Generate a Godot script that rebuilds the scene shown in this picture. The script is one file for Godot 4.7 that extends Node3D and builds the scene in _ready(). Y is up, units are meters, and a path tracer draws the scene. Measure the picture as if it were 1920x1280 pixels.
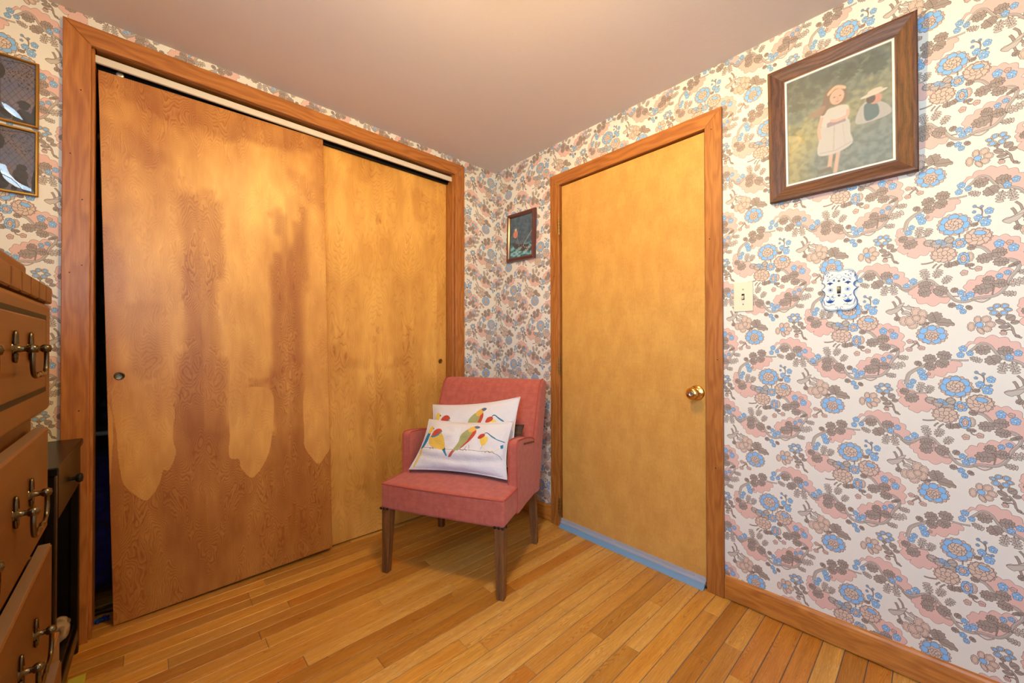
extends Node3D
# A bedroom corner: closet wall along z = 0 (x runs to the right), entry wall along x = 0 (z runs to the viewer), metres.
const H := 2.312            # ceiling height
const WX := -2.47           # west wall
const WZ := 2.80            # south wall
const T := 0.018            # casing thickness
var M := {}
var names_used := {}
var rng := RandomNumberGenerator.new()

func _ready() -> void:
	rng.seed = 4711
	_camera_and_light()
	_materials()
	_shell()
	_floor()
	_closet()
	_entry_door()
	_armchair()
	_cushions()
	_pictures()
	_switches()
	_dresser()
	_nightstand()
	_closet_contents()
	_small_things()

func _camera_and_light() -> void:
	var cam := Camera3D.new()
	cam.name = "camera"
	cam.position = Vector3(-1.8303, 1.0881, 2.1361)
	cam.rotation_order = EULER_ORDER_YXZ
	cam.rotation_degrees = Vector3(0.4312, -42.9209, -0.1048)
	cam.fov = 81.9
	cam.near = 0.02
	add_child(cam)
	cam.current = true
	var sm := ProceduralSkyMaterial.new()
	sm.sky_top_color = Color(0.62, 0.80, 0.97)
	sm.sky_horizon_color = Color(0.80, 0.93, 1.0)
	sm.ground_bottom_color = Color(0.38, 0.42, 0.44)
	sm.ground_horizon_color = Color(0.50, 0.57, 0.62)
	sm.sky_energy_multiplier = 5.6
	sm.ground_energy_multiplier = 12.5
	var sky := Sky.new()
	sky.sky_material = sm
	var env := Environment.new()
	env.background_mode = Environment.BG_SKY
	env.sky = sky
	env.tonemap_mode = Environment.TONE_MAPPER_LINEAR
	env.tonemap_exposure = 0.43
	env.sdfgi_enabled = true
	env.ssao_enabled = true
	env.ssil_enabled = true
	var we := WorldEnvironment.new()
	we.name = "environment"
	we.environment = env
	add_child(we)
	_ceiling_lamp()

# the flush ceiling lamp stands out of frame above the middle of the room; it throws the knob's and the frames' shadows
func _ceiling_lamp() -> void:
	var at := Vector3(-1.2, H, 1.42)
	var t := thing("ceiling_lamp", "round flush ceiling lamp with opal glass bowl, in the middle of the ceiling", "lamp", at)
	var pan := MB.new()
	pan.lathe([[0.0, 0.0], [0.165, 0.0], [0.175, -0.01], [0.178, -0.058], [0.165, -0.06], [0.16, -0.05]], 40)
	part(t, "pan", pan, mat(Color(0.75, 0.66, 0.48), 0.3, 0.9))
	var bowl := MB.new()
	bowl.lathe([[0.158, -0.052], [0.152, -0.075], [0.125, -0.1], [0.07, -0.118], [0.0, -0.123]], 40)
	var g := mat(Color(0.95, 0.9, 0.8), 0.25)
	g.emission_enabled = true
	g.emission = Color(1.0, 0.80, 0.52)
	g.emission_energy_multiplier = 2.0
	part(t, "glass_bowl", bowl, g)
	var l := OmniLight3D.new()
	l.name = "lamp_light"
	l.light_color = Color(1.0, 0.81, 0.46)
	l.light_energy = 4.5
	l.light_size = 0.04
	l.omni_range = 8.0
	l.omni_attenuation = 2.0
	l.shadow_enabled = true
	l.position = Vector3(0, -0.078, 0)
	t.add_child(l)

# ---------------------------------------------------------------- nodes
func numbered(parent: Node, called: String) -> String:
	var key := "%d/%s" % [parent.get_instance_id(), called]
	var n: int = names_used.get(key, 0)
	names_used[key] = n + 1
	return called if n == 0 else "%s_%03d" % [called, n]

func thing(called: String, label: String, category: String, at := Vector3.ZERO, turn := 0.0, group := "") -> Node3D:
	var o := Node3D.new()
	o.name = numbered(self, called)
	add_child(o)
	o.position = at
	o.rotation.y = turn
	o.set_meta("label", label)
	o.set_meta("category", category)
	if group != "":
		o.set_meta("group", group)
	return o

func struct(called: String, label := "") -> Node3D:
	var o := Node3D.new()
	o.name = numbered(self, called)
	add_child(o)
	o.set_meta("kind", "structure")
	if label != "":
		o.set_meta("label", label)
	return o

func part(parent: Node, called: String, mb: MB, m: Material, at := Vector3.ZERO) -> MeshInstance3D:
	var o := MeshInstance3D.new()
	o.name = numbered(parent, called)
	o.mesh = mb.commit()
	o.material_override = m
	o.position = at
	parent.add_child(o)
	return o

func mat(c: Color, rough := 0.6, metal := 0.0, tex: Texture2D = null, normal: Texture2D = null, nscale := 1.0) -> StandardMaterial3D:
	var m := StandardMaterial3D.new()
	m.albedo_color = c
	m.roughness = rough
	m.metallic = metal
	if tex:
		m.albedo_texture = tex
	if normal:
		m.normal_enabled = true
		m.normal_texture = normal
		m.normal_scale = nscale
	return m

# ---------------------------------------------------------------- mesh builder
class MB:
	var v := PackedVector3Array()
	var n := PackedVector3Array()
	var uv := PackedVector2Array()
	var xf := Transform3D.IDENTITY
	var grain := Vector3(1, 0, 0)     # texture U runs along this axis
	var uvs := Vector2.ONE            # texture repeats per metre along and across the grain
	var uvo := Vector2.ZERO
	var fit := Rect2()                # when set: planar UV over this rectangle of local x, y (v downwards)

	func uvof(p: Vector3, nn: Vector3) -> Vector2:
		if fit.size.x > 0.0:
			return Vector2((p.x - fit.position.x) / fit.size.x, 1.0 - (p.y - fit.position.y) / fit.size.y)
		var g := grain
		if absf(nn.dot(g)) > 0.8:
			g = Vector3(g.y, g.z, g.x)
		var w := nn.cross(g)
		# snap so neighbouring faces share a mapping
		var a := w.abs()
		if a.x >= a.y and a.x >= a.z: w = Vector3(1, 0, 0)
		elif a.y >= a.z: w = Vector3(0, 1, 0)
		else: w = Vector3(0, 0, 1)
		return Vector2(p.dot(g), -p.dot(w)) * uvs + uvo

	func tri(a: Vector3, b: Vector3, c: Vector3, na: Vector3, nb: Vector3, nc: Vector3, ua = null, ub = null, uc = null) -> void:
		var cr := (b - a).cross(c - a)
		if cr.length_squared() < 1e-16:
			return
		var m := (na + nb + nc)
		var x: Vector2 = ua if ua != null else uvof(a, m.normalized())
		var y: Vector2 = ub if ub != null else uvof(b, m.normalized())
		var z: Vector2 = uc if uc != null else uvof(c, m.normalized())
		v.append(xf * a); n.append((xf.basis * na).normalized()); uv.append(x)
		if cr.dot(m) > 0.0:
			v.append(xf * c); n.append((xf.basis * nc).normalized()); uv.append(z)
			v.append(xf * b); n.append((xf.basis * nb).normalized()); uv.append(y)
		else:
			v.append(xf * b); n.append((xf.basis * nb).normalized()); uv.append(y)
			v.append(xf * c); n.append((xf.basis * nc).normalized()); uv.append(z)

	func face(p: Array, nn: Vector3) -> void:
		for i in range(1, p.size() - 1):
			tri(p[0], p[i], p[i + 1], nn, nn, nn)

	# chamfered box
	func box(c: Vector3, s: Vector3, b := 0.0) -> void:
		var h := s * 0.5
		b = minf(b, minf(h.x, minf(h.y, h.z)) * 0.95)
		var i := h - Vector3(b, b, b)
		for ax in 3:
			for sg in [-1.0, 1.0]:
				var a1 := (ax + 1) % 3
				var a2 := (ax + 2) % 3
				var nn := Vector3.ZERO
				nn[ax] = sg
				var q := []
				for k in [[-1, -1], [1, -1], [1, 1], [-1, 1]]:
					var p := Vector3.ZERO
					p[ax] = sg * h[ax]; p[a1] = k[0] * i[a1]; p[a2] = k[1] * i[a2]
					q.append(c + p)
				face(q, nn)
		if b <= 0.0:
			return
		for ax in 3:
			var a1 := (ax + 1) % 3
			var a2 := (ax + 2) % 3
			for s1 in [-1.0, 1.0]:
				for s2 in [-1.0, 1.0]:
					var q := []
					for k in [[-1, 0], [1, 0], [1, 1], [-1, 1]]:
						var p := Vector3.ZERO
						p[ax] = k[0] * i[ax]
						p[a1] = s1 * (h[a1] if k[1] == 0 else i[a1])
						p[a2] = s2 * (i[a2] if k[1] == 0 else h[a2])
						q.append(c + p)
					var nn := Vector3.ZERO
					nn[a1] = s1; nn[a2] = s2
					face(q, nn.normalized())
		for sx in [-1.0, 1.0]:
			for sy in [-1.0, 1.0]:
				for sz in [-1.0, 1.0]:
					var d := Vector3(sx, sy, sz)
					face([c + Vector3(h.x, i.y, i.z) * d, c + Vector3(i.x, h.y, i.z) * d, c + Vector3(i.x, i.y, h.z) * d], d.normalized())

	# box with rounded edges and smooth normals; deform moves each point
	func rbox(c: Vector3, s: Vector3, r: float, k := 3, mids := 3, deform = null) -> void:
		var h := s * 0.5
		r = minf(r, minf(h.x, minf(h.y, h.z)) * 0.999)
		for ax in 3:
			var a1 := (ax + 1) % 3
			var a2 := (ax + 2) % 3
			var c1 := _cuts(h[a1], r, k, mids)
			var c2 := _cuts(h[a2], r, k, mids)
			for sg in [-1.0, 1.0]:
				var pos := []
				for i in c1.size():
					var row := []
					for j in c2.size():
						var p := Vector3.ZERO
						p[ax] = sg * h[ax]; p[a1] = c1[i]; p[a2] = c2[j]
						var inner := p.clamp(-h + Vector3(r, r, r), h - Vector3(r, r, r))
						var nn := (p - inner).normalized()
						var q := c + inner + nn * r
						if deform != null:
							q = deform.call(q)
						row.append([q, nn])
					pos.append(row)
				for i in c1.size() - 1:
					for j in c2.size() - 1:
						var a = pos[i][j]; var b = pos[i + 1][j]; var d = pos[i + 1][j + 1]; var e = pos[i][j + 1]
						tri(a[0], b[0], d[0], a[1], b[1], d[1])
						tri(a[0], d[0], e[0], a[1], d[1], e[1])

	func _cuts(h: float, r: float, k: int, mids: int) -> Array:
		var o := []
		for i in k:
			o.append(-h + r * (1.0 - tan((1.0 - float(i) / k) * PI / 4.0)))
		for i in mids + 1:
			o.append(lerpf(-h + r, h - r, float(i) / mids))
		for i in range(1, k + 1):
			o.append(h - r * (1.0 - tan(float(i) / k * PI / 4.0)))
		return o

	# turned shape about local y; profile points are [radius, y]
	func lathe(p: Array, seg := 24) -> void:
		var nr := []
		for i in p.size():
			var a: Array = p[maxi(i - 1, 0)]
			var b: Array = p[mini(i + 1, p.size() - 1)]
			var d := Vector2(b[0] - a[0], b[1] - a[1]).normalized()
			nr.append(Vector2(d.y, -d.x))
		var turn := 0.0
		for i in p.size() - 1:
			turn += nr[i].x
		var flip := -1.0 if turn < 0.0 else 1.0
		for i in p.size() - 1:
			for j in seg:
				var t0 := TAU * j / seg
				var t1 := TAU * (j + 1) / seg
				var q := []
				for k in [[i, t0], [i + 1, t0], [i + 1, t1], [i, t1]]:
					var pr: Array = p[k[0]]
					var nn: Vector2 = nr[k[0]] * flip
					var ct := cos(k[1]); var s := sin(k[1])
					q.append([Vector3(pr[0] * ct, pr[1], pr[0] * s), Vector3(nn.x * ct, nn.y, nn.x * s), Vector2(float(k[1]) / TAU, pr[1] * uvs.y)])
				tri(q[0][0], q[1][0], q[2][0], q[0][1], q[1][1], q[2][1], q[0][2], q[1][2], q[2][2])
				tri(q[0][0], q[2][0], q[3][0], q[0][1], q[2][1], q[3][1], q[0][2], q[2][2], q[3][2])

	# round bar along a line of points
	func tube(p: Array, r: float, seg := 8, closed := false, r1 := -1.0) -> void:
		var m := p.size()
		var up := Vector3(0.31, 0.92, 0.21)
		var rings := []
		for i in m:
			var a: Vector3 = p[(i - 1 + m) % m] if closed else p[maxi(i - 1, 0)]
			var b: Vector3 = p[(i + 1) % m] if closed else p[mini(i + 1, m - 1)]
			var d := (b - a).normalized()
			var x := d.cross(up)
			if x.length() < 0.05:
				x = d.cross(Vector3(1, 0, 0))
			x = x.normalized()
			var y := x.cross(d).normalized()
			up = y
			var rr := r if r1 < 0.0 else lerpf(r, r1, float(i) / (m - 1))
			var ring := []
			for j in seg:
				var t := TAU * j / seg
				var nn := x * cos(t) + y * sin(t)
				ring.append([p[i] + nn * rr, nn])
			rings.append(ring)
		for i in (m if closed else m - 1):
			for j in seg:
				var a = rings[i][j]; var b = rings[(i + 1) % m][j]; var c = rings[(i + 1) % m][(j + 1) % seg]; var d = rings[i][(j + 1) % seg]
				tri(a[0], b[0], c[0], a[1], b[1], c[1])
				tri(a[0], c[0], d[0], a[1], c[1], d[1])
		if not closed:
			for e in [0, m - 1]:
				var nn: Vector3 = (p[0] - p[1] if e == 0 else p[m - 1] - p[m - 2]).normalized()
				for j in range(1, seg - 1):
					tri(rings[e][0][0], rings[e][j][0], rings[e][j + 1][0], nn, nn, nn)

	# outline in local x, y pulled up to z = depth, edges rounded by r
	func slab(poly: PackedVector2Array, depth: float, r := 0.0, steps := 2, both := true) -> void:
		if not Geometry2D.is_polygon_clockwise(poly):
			poly = poly.duplicate()
			poly.reverse()
		var m := poly.size()
		var out := []
		for i in m:
			var e0 := (poly[i] - poly[(i - 1 + m) % m]).normalized()
			var e1 := (poly[(i + 1) % m] - poly[i]).normalized()
			var n0 := Vector2(-e0.y, e0.x)
			var n1 := Vector2(-e1.y, e1.x)
			var b := (n0 + n1)
			var k := 1.0 + n0.dot(n1)
			out.append([b / maxf(k, 0.35), b.normalized(), n0, n1])
		var layers := []   # [z, inset, tilt]
		if r > 0.0 and both:
			for s in steps + 1:
				var t := PI / 2 * (1.0 - float(s) / steps)
				layers.append([r - r * sin(t), r - r * cos(t), -t])
		else:
			layers.append([0.0, 0.0, 0.0])
		if r > 0.0:
			for s in steps + 1:
				var t := PI / 2 * float(s) / steps
				layers.append([depth - r + r * sin(t), r - r * cos(t), t])
		else:
			layers.append([depth, 0.0, 0.0])
		for l in layers.size() - 1:
			for i in m:
				var j := (i + 1) % m
				var sharp: bool = out[i][2].dot(out[i][3]) < 0.8
				var sharp2: bool = out[j][2].dot(out[j][3]) < 0.8
				var na: Vector2 = out[i][3] if sharp else out[i][1]
				var nb: Vector2 = out[j][2] if sharp2 else out[j][1]
				var q := []
				for k in [[i, l, na], [j, l, nb], [j, l + 1, nb], [i, l + 1, na]]:
					var L: Array = layers[k[1]]
					var pt: Vector2 = poly[k[0]] - out[k[0]][0] * float(L[1])
					var nn: Vector2 = k[2]
					q.append([Vector3(pt.x, pt.y, L[0]), Vector3(nn.x * cos(L[2]), nn.y * cos(L[2]), sin(L[2]))])
				tri(q[0][0], q[1][0], q[2][0], q[0][1], q[1][1], q[2][1])
				tri(q[0][0], q[2][0], q[3][0], q[0][1], q[2][1], q[3][1])
		var idx := Geometry2D.triangulate_polygon(poly)
		for e in [0, layers.size() - 1]:
			var L: Array = layers[e]
			var nn := Vector3(0, 0, -1.0 if e == 0 else 1.0)
			for i in range(0, idx.size(), 3):
				var q := []
				for k in 3:
					var pt: Vector2 = poly[idx[i + k]] - out[idx[i + k]][0] * float(L[1])
					q.append(Vector3(pt.x, pt.y, L[0]))
				tri(q[0], q[1], q[2], nn, nn, nn)

	# smooth sheet p(u, v); flip turns its normals
	func sheet(f: Callable, nu: int, nv: int, flip := 1.0) -> void:
		var p := []
		for i in nu + 1:
			var row := []
			for j in nv + 1:
				row.append(f.call(float(i) / nu, float(j) / nv))
			p.append(row)
		var nn := []
		for i in nu + 1:
			var row := []
			for j in nv + 1:
				var du: Vector3 = p[mini(i + 1, nu)][j] - p[maxi(i - 1, 0)][j]
				var dv: Vector3 = p[i][mini(j + 1, nv)] - p[i][maxi(j - 1, 0)]
				row.append(du.cross(dv).normalized() * flip)
			nn.append(row)
		for i in nu:
			for j in nv:
				var ua := Vector2(float(i) / nu, float(j) / nv)
				var ub := Vector2(float(i + 1) / nu, float(j) / nv)
				var uc := Vector2(float(i + 1) / nu, float(j + 1) / nv)
				var ud := Vector2(float(i) / nu, float(j + 1) / nv)
				tri(p[i][j], p[i + 1][j], p[i + 1][j + 1], nn[i][j], nn[i + 1][j], nn[i + 1][j + 1], ua, ub, uc)
				tri(p[i][j], p[i + 1][j + 1], p[i][j + 1], nn[i][j], nn[i + 1][j + 1], nn[i][j + 1], ua, uc, ud)

	func commit() -> ArrayMesh:
		var a := []
		a.resize(Mesh.ARRAY_MAX)
		a[Mesh.ARRAY_VERTEX] = v
		a[Mesh.ARRAY_NORMAL] = n
		a[Mesh.ARRAY_TEX_UV] = uv
		var st := SurfaceTool.new()
		st.create_from_arrays(a)
		st.generate_tangents()
		return st.commit()

# ---------------------------------------------------------------- flat pictures computed in memory
class Pic:
	var w: int
	var h: int
	var d: PackedByteArray

	func _init(ww: int, hh: int, c := Color.WHITE) -> void:
		w = ww; h = hh
		d = PackedByteArray()
		d.resize(w * h * 3)
		var r := c.r8; var g := c.g8; var b := c.b8
		for i in w * h:
			d[i * 3] = r; d[i * 3 + 1] = g; d[i * 3 + 2] = b

	func put(x: int, y: int, c: Color) -> void:
		var i := (posmod(y, h) * w + posmod(x, w)) * 3
		d[i] = c.r8; d[i + 1] = c.g8; d[i + 2] = c.b8

	func poly(p: PackedVector2Array, c: Color, alpha := 1.0) -> void:
		var lo := 1e9
		var hi := -1e9
		for q in p:
			lo = minf(lo, q.y); hi = maxf(hi, q.y)
		var r := c.r8; var g := c.g8; var b := c.b8
		var m := p.size()
		for y in range(int(ceil(lo - 0.5)), int(floor(hi - 0.5)) + 1):
			var fy := y + 0.5
			var xs := PackedFloat32Array()
			for i in m:
				var a := p[i]
				var e := p[(i + 1) % m]
				if (a.y <= fy) != (e.y <= fy):
					xs.append(a.x + (fy - a.y) / (e.y - a.y) * (e.x - a.x))
			xs.sort()
			var base := posmod(y, h) * w
			for k in range(0, xs.size() - 1, 2):
				for x in range(int(ceil(xs[k] - 0.5)), int(floor(xs[k + 1] - 0.5)) + 1):
					var i := (base + posmod(x, w)) * 3
					if alpha >= 1.0:
						d[i] = r; d[i + 1] = g; d[i + 2] = b
					else:
						d[i] = int(lerpf(d[i], r, alpha)); d[i + 1] = int(lerpf(d[i + 1], g, alpha)); d[i + 2] = int(lerpf(d[i + 2], b, alpha))

	func line(p: PackedVector2Array, wd: float, c: Color, closed := false, alpha := 1.0) -> void:
		var m := p.size()
		for i in (m if closed else m - 1):
			var a := p[i]
			var b := p[(i + 1) % m]
			var e := (b - a).normalized()
			var s := Vector2(-e.y, e.x) * wd * 0.5
			e *= wd * 0.25
			poly(PackedVector2Array([a + s - e, b + s + e, b - s + e, a - s - e]), c, alpha)

	func oval(x: float, y: float, rx: float, ry: float, c: Color, rot := 0.0, alpha := 1.0) -> void:
		poly(Pic.ring(x, y, rx, ry, rot, 20, 0, 0.0), c, alpha)

	static func ring(x: float, y: float, rx: float, ry: float, rot: float, seg: int, lobes: int, deep: float) -> PackedVector2Array:
		var o := PackedVector2Array()
		for i in seg:
			var t := TAU * i / seg
			var k := 1.0
			if lobes > 0:
				k = 1.0 - deep + deep * absf(sin(t * lobes * 0.5 + 0.4)) * 1.15
			o.append(Vector2(x, y) + Vector2(cos(t) * rx * k, sin(t) * ry * k).rotated(rot))
		return o

	func tex(soften := 0) -> ImageTexture:
		var im := Image.create_from_data(w, h, false, Image.FORMAT_RGB8, d)
		if soften > 1:
			im.resize(w / soften, h / soften, Image.INTERPOLATE_LANCZOS)
			im.resize(w, h, Image.INTERPOLATE_CUBIC)
		return ImageTexture.create_from_image(im)

func smooth(p: PackedVector2Array, sub := 4, closed := false) -> PackedVector2Array:
	var o := PackedVector2Array()
	var m := p.size()
	for i in (m if closed else m - 1):
		var a := p[(i - 1 + m) % m] if closed else p[maxi(i - 1, 0)]
		var b := p[i]
		var c := p[(i + 1) % m]
		var e := p[(i + 2) % m] if closed else p[mini(i + 2, m - 1)]
		for k in sub:
			o.append(b.cubic_interpolate(c, a, e, float(k) / sub))
	if not closed:
		o.append(p[m - 1])
	return o

func pts(a: Array, s := Vector2.ONE, o := Vector2.ZERO) -> PackedVector2Array:
	var r := PackedVector2Array()
	for i in range(0, a.size(), 2):
		r.append(Vector2(a[i], a[i + 1]) * s + o)
	return r

func noise(seed_: int, freq: float, oct := 3) -> FastNoiseLite:
	var n := FastNoiseLite.new()
	n.seed = seed_
	n.noise_type = FastNoiseLite.TYPE_SIMPLEX_SMOOTH
	n.frequency = freq
	n.fractal_octaves = oct
	return n

# ---------------------------------------------------------------- surfaces
const PAPER := [
	["cloud",0,[23,-118,24,-131,38,-137,61,-149,86,-149,106,-138,125,-121,139,-101,147,-81,137,-76,111,-94,90,-111,75,-119,50,-127]], ["cloud",0,[-58,-25,-43,-34,-16,-43,4,-61,14,-72,-15,-72,-48,-56,-57,-42]], ["cloud",0,[-109,-13,-127,3,-124,15,-127,31,-118,42,-117,68,-100,70,-94,86,-73,82,-52,74,-33,70,-35,56,-57,42,-86,30,-104,19,-112,5]],
	["cloud",0,[51,75,69,57,88,55,109,59,126,79,131,107,135,129,126,147,115,132,100,119,81,108,68,94,61,82]], ["cloud",0,[-99,196,-92,211,-83,222,-60,239,-30,239,-9,231,-16,215,-30,202,-58,181,-78,176]], ["cloud",0,[24,205,24,187,42,177,59,166,85,158,109,152,107,171,95,205,75,223,34,224]],
	["ribbon",8.2,[-57,-69,-73,-57,-89,-46,-101,-33,-106,-14,-108,-1]], ["ribbon",5.4,[25,-103,37,-117,52,-133,67,-128,75,-115,87,-95,102,-85,114,-83,126,-75,136,-61,146,-54,158,-56]], ["ribbon",6.8,[-120,183,-99,189,-73,170,-52,167,-38,183,-19,204,-8,222,5,237,24,240,47,231,73,229,89,219,101,199,108,177,122,153,121,135,109,125,96,124,78,117,70,100,62,87,52,78,38,76]],
	["ribbon",3.4,[26,-82,10,-81,-9,-83,-23,-85]], ["ribbon",2.4,[-130,167,-114,188,-99,193,-87,184]], ["ribbon",3.1,[-54,24,-69,25,-86,26,-101,22]],
	["ribbon",2.4,[-44,177,-46,199,-30,220,-14,222]], ["ribbon",2,[34,234,45,241,57,244,70,235]], ["twig",1.6,[43,-44,52,-38,57,-27,54,-9,49,2,41,9]],
	["twig",1.6,[55,-41,57,-27]], ["twig",1.6,[68,-8,55,-9]], ["twig",2.8,[-70,112,-58,112,-44,109]],
	["twig",2.8,[-45,128,-42,122,-37,117]], ["twig",2.8,[-36,131,-32,125,-26,119]], ["twig",1.6,[11,26,11,42]],
	["twig",1.6,[30,132,32,140,38,143]], ["twig",1.6,[1,249,8,254]], ["twig",1.6,[-3,222,9,223]],
	["twig",1.6,[74,223,77,200,68,186]], ["feather",19,[-78,25,-72,-8]], ["feather",20,[-60,25,-51,1]],
	["feather",19,[96,-80,89,-45]], ["feather",19,[109,-80,117,-45]], ["feather",21,[-58,165,-67,130]],
	["feather",21,[-41,162,-30,135]], ["feather",19,[-24,182,-9,158]], ["feather",16,[120,162,147,165]],
	["feather",22,[102,199,139,184]], ["feather",16,[92,222,118,225]], ["feather",16,[29,-91,53,-79]],
	["leaf",-54,-84,15,15,-20], ["leaf",-23,-96,16,14,15], ["leaf",-27,-71,14,15,40],
	["leaf",-53,-60,13,13,200], ["leaf",55,-113,15,14,170], ["leaf",74,-84,14,17,60],
	["leaf",97,-111,15,14,0], ["leaf",-112,24,11,11,200], ["leaf",-95,44,17,15,160],
	["leaf",60,114,16,15,170], ["leaf",91,129,15,13,10], ["leaf",88,101,15,14,0],
	["leaf",-63,182,15,14,-10], ["leaf",-64,203,15,16,160], ["leaf",-29,202,16,16,30],
	["leaf",57,205,20,16,170], ["leaf",67,180,12,13,200], ["leaf",89,192,14,13,0],
	["leaf",-11,123,9,11,90], ["leaf",4,120,8,11,60], ["leaf",31,130,10,6,0],
	["leaf",-80,-69,8,9,-60], ["leaf",-6,249,8,8,190], ["leaf",29,259,6,8,-40],
	["leaf",0,203,8,8,-60], ["leaf",115,140,5,13,60], ["leaf",41,9,8,6,0],
	["leaf",35,77,9,8,0], ["ragged",-52,48,14,11,20], ["ragged",-31,55,20,14,10],
	["ragged",-10,46,11,12,-30], ["ragged",-15,65,16,11,0], ["bloom",0,0,36,34,0],
	["rose",48,47,29,27,0], ["rose",-22,90,29,24,8], ["bluecup",11,60,15,16,0],
	["pinkhalf",31,105,9,15,0], ["bluecup",19,108,12,22,0], ["eye",52,36,13,7,15],
	["tiny",-73,-42,10,11,0], ["tiny",-68,-26,10,12,0], ["tiny",-92,-10,8,9,0],
	["tiny",-99,5,9,10,0], ["tiny",16,-117,9,10,0], ["tiny",11,-98,8,10,0],
	["tiny",30,-103,7,9,0], ["tiny",120,-105,8,10,0], ["tiny",104,-93,8,10,0],
	["tiny",145,-70,9,11,0], ["tiny",160,-85,9,11,0], ["tiny",-32,47,7,8,0],
	["tiny",-21,55,6,6,0], ["tiny",88,75,10,13,0], ["tiny",114,91,10,13,0],
	["tiny",49,-10,9,11,0], ["tiny",70,-26,9,11,0], ["tiny",63,7,11,13,0],
	["tiny",42,-46,4,5,0], ["tiny",56,-42,4,4,0], ["tiny",41,-29,4,5,0],
	["tiny",69,-8,4,4,0], ["tiny",88,170,7,9,0], ["tiny",103,162,7,8,0],
	["tiny",13,212,8,9,0], ["tiny",20,229,9,10,0], ["tiny",32,220,9,10,0],
	["tiny",10,256,8,9,0], ["tiny",17,270,7,9,0], ["bud",20,152,8,9,0],
	["bud",48,143,8,8,0], ["bud",-57,-36,5,5,0], ["bud",107,75,7,7,0],
	["twig",4,[-130,211,-122,222,-119,235]], ["twig",5,[-137,228,-133,236,-130,246]], ["twig",4,[-130,266,-127,277]],
	["twig",3,[-120,284,-117,287]], ["twig",4,[-118,251,-111,264,-95,275]], ["twig",4,[-76,307,-59,303,-40,298]],
	["twig",4,[-72,306,-65,313,-59,323]], ["twig",3,[-81,366,-90,373,-101,387]], ["twig",3,[-81,364,-89,363,-98,360]],
	["twig",3,[-81,366,-76,377,-72,382]], ["palepoly",0,[-155,260,-147,253,-141,253,-129,246,-120,237,-110,234,-115,245,-118,253,-129,266,-136,267,-141,271,-150,267]], ["palepoly",0,[-115,244,-105,247,-101,241,-96,247,-87,250,-94,252,-95,259,-105,254]],
	["palepoly",0,[-117,265,-108,260,-100,263,-94,273,-100,279,-109,272,-114,272]], ["leaf",-127,285,8,8,120], ["petal",-110,294,13,16,0],
	["petal",-83,267,13,17,0], ["petal",-69,275,11,16,0], ["petal",-72,292,11,14,0],
	["petal",-91,309,12,12,0], ["petal",-97,294,13,15,0], ["petal",-83,286,10,11,0],
	["leaf",-43,283,15,18,70], ["leaf",-60,304,6,5,0], ["darkpoly",0,[-41,300,-33,294,-26,288,-20,289,-17,292,-10,293,-6,301,-1,306,-2,313,-10,312,-15,316,-22,312,-30,312,-37,307]],
	["bloom2",-49,340,35,31,0], ["bud",-98,361,8,7,0], ["bud",-100,387,8,7,0],
	["bud",-72,382,9,7,0], ["bud",-86,363,4,5,0], ["twig",3.6,[101,309,110,323,113,338,118,347,126,352]],
	["twig",2,[86,290,87,298]], ["twig",1.6,[109,330,104,328,98,331]], ["leaf2",89,305,11,7,32],
	["leaf2",107,293,9,10,-35], ["leaf2",115,307,8,6,-10], ["leaf2",95,320,10,6,2],
	["leaf2",94,331,5,3,0], ["leaf2",86,286,6,6,0], ["leaf2",119,347,5,4,20],
	["bud",94,338,7,6,0], ["starpetal",72,266,8,6,20], ["starpetal",82,258,7,8,50],
	["starpetal",97,259,8,8,-25], ["starpetal",103,270,8,6,15], ["starpetal",95,279,8,8,45],
	["starpetal",77,278,9,8,-8], ["petal",33,317,8,14,0], ["petal",46,297,8,12,0],
	["petal",62,296,10,11,20], ["petal",70,312,10,10,25], ["petal",63,325,10,9,35],
	["petal",51,330,6,12,-30], ["eye",49,312,8,8,5]]
const TILE := Vector2(0.4985, 0.501)      # one repeat of the wallpaper, metres

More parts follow.
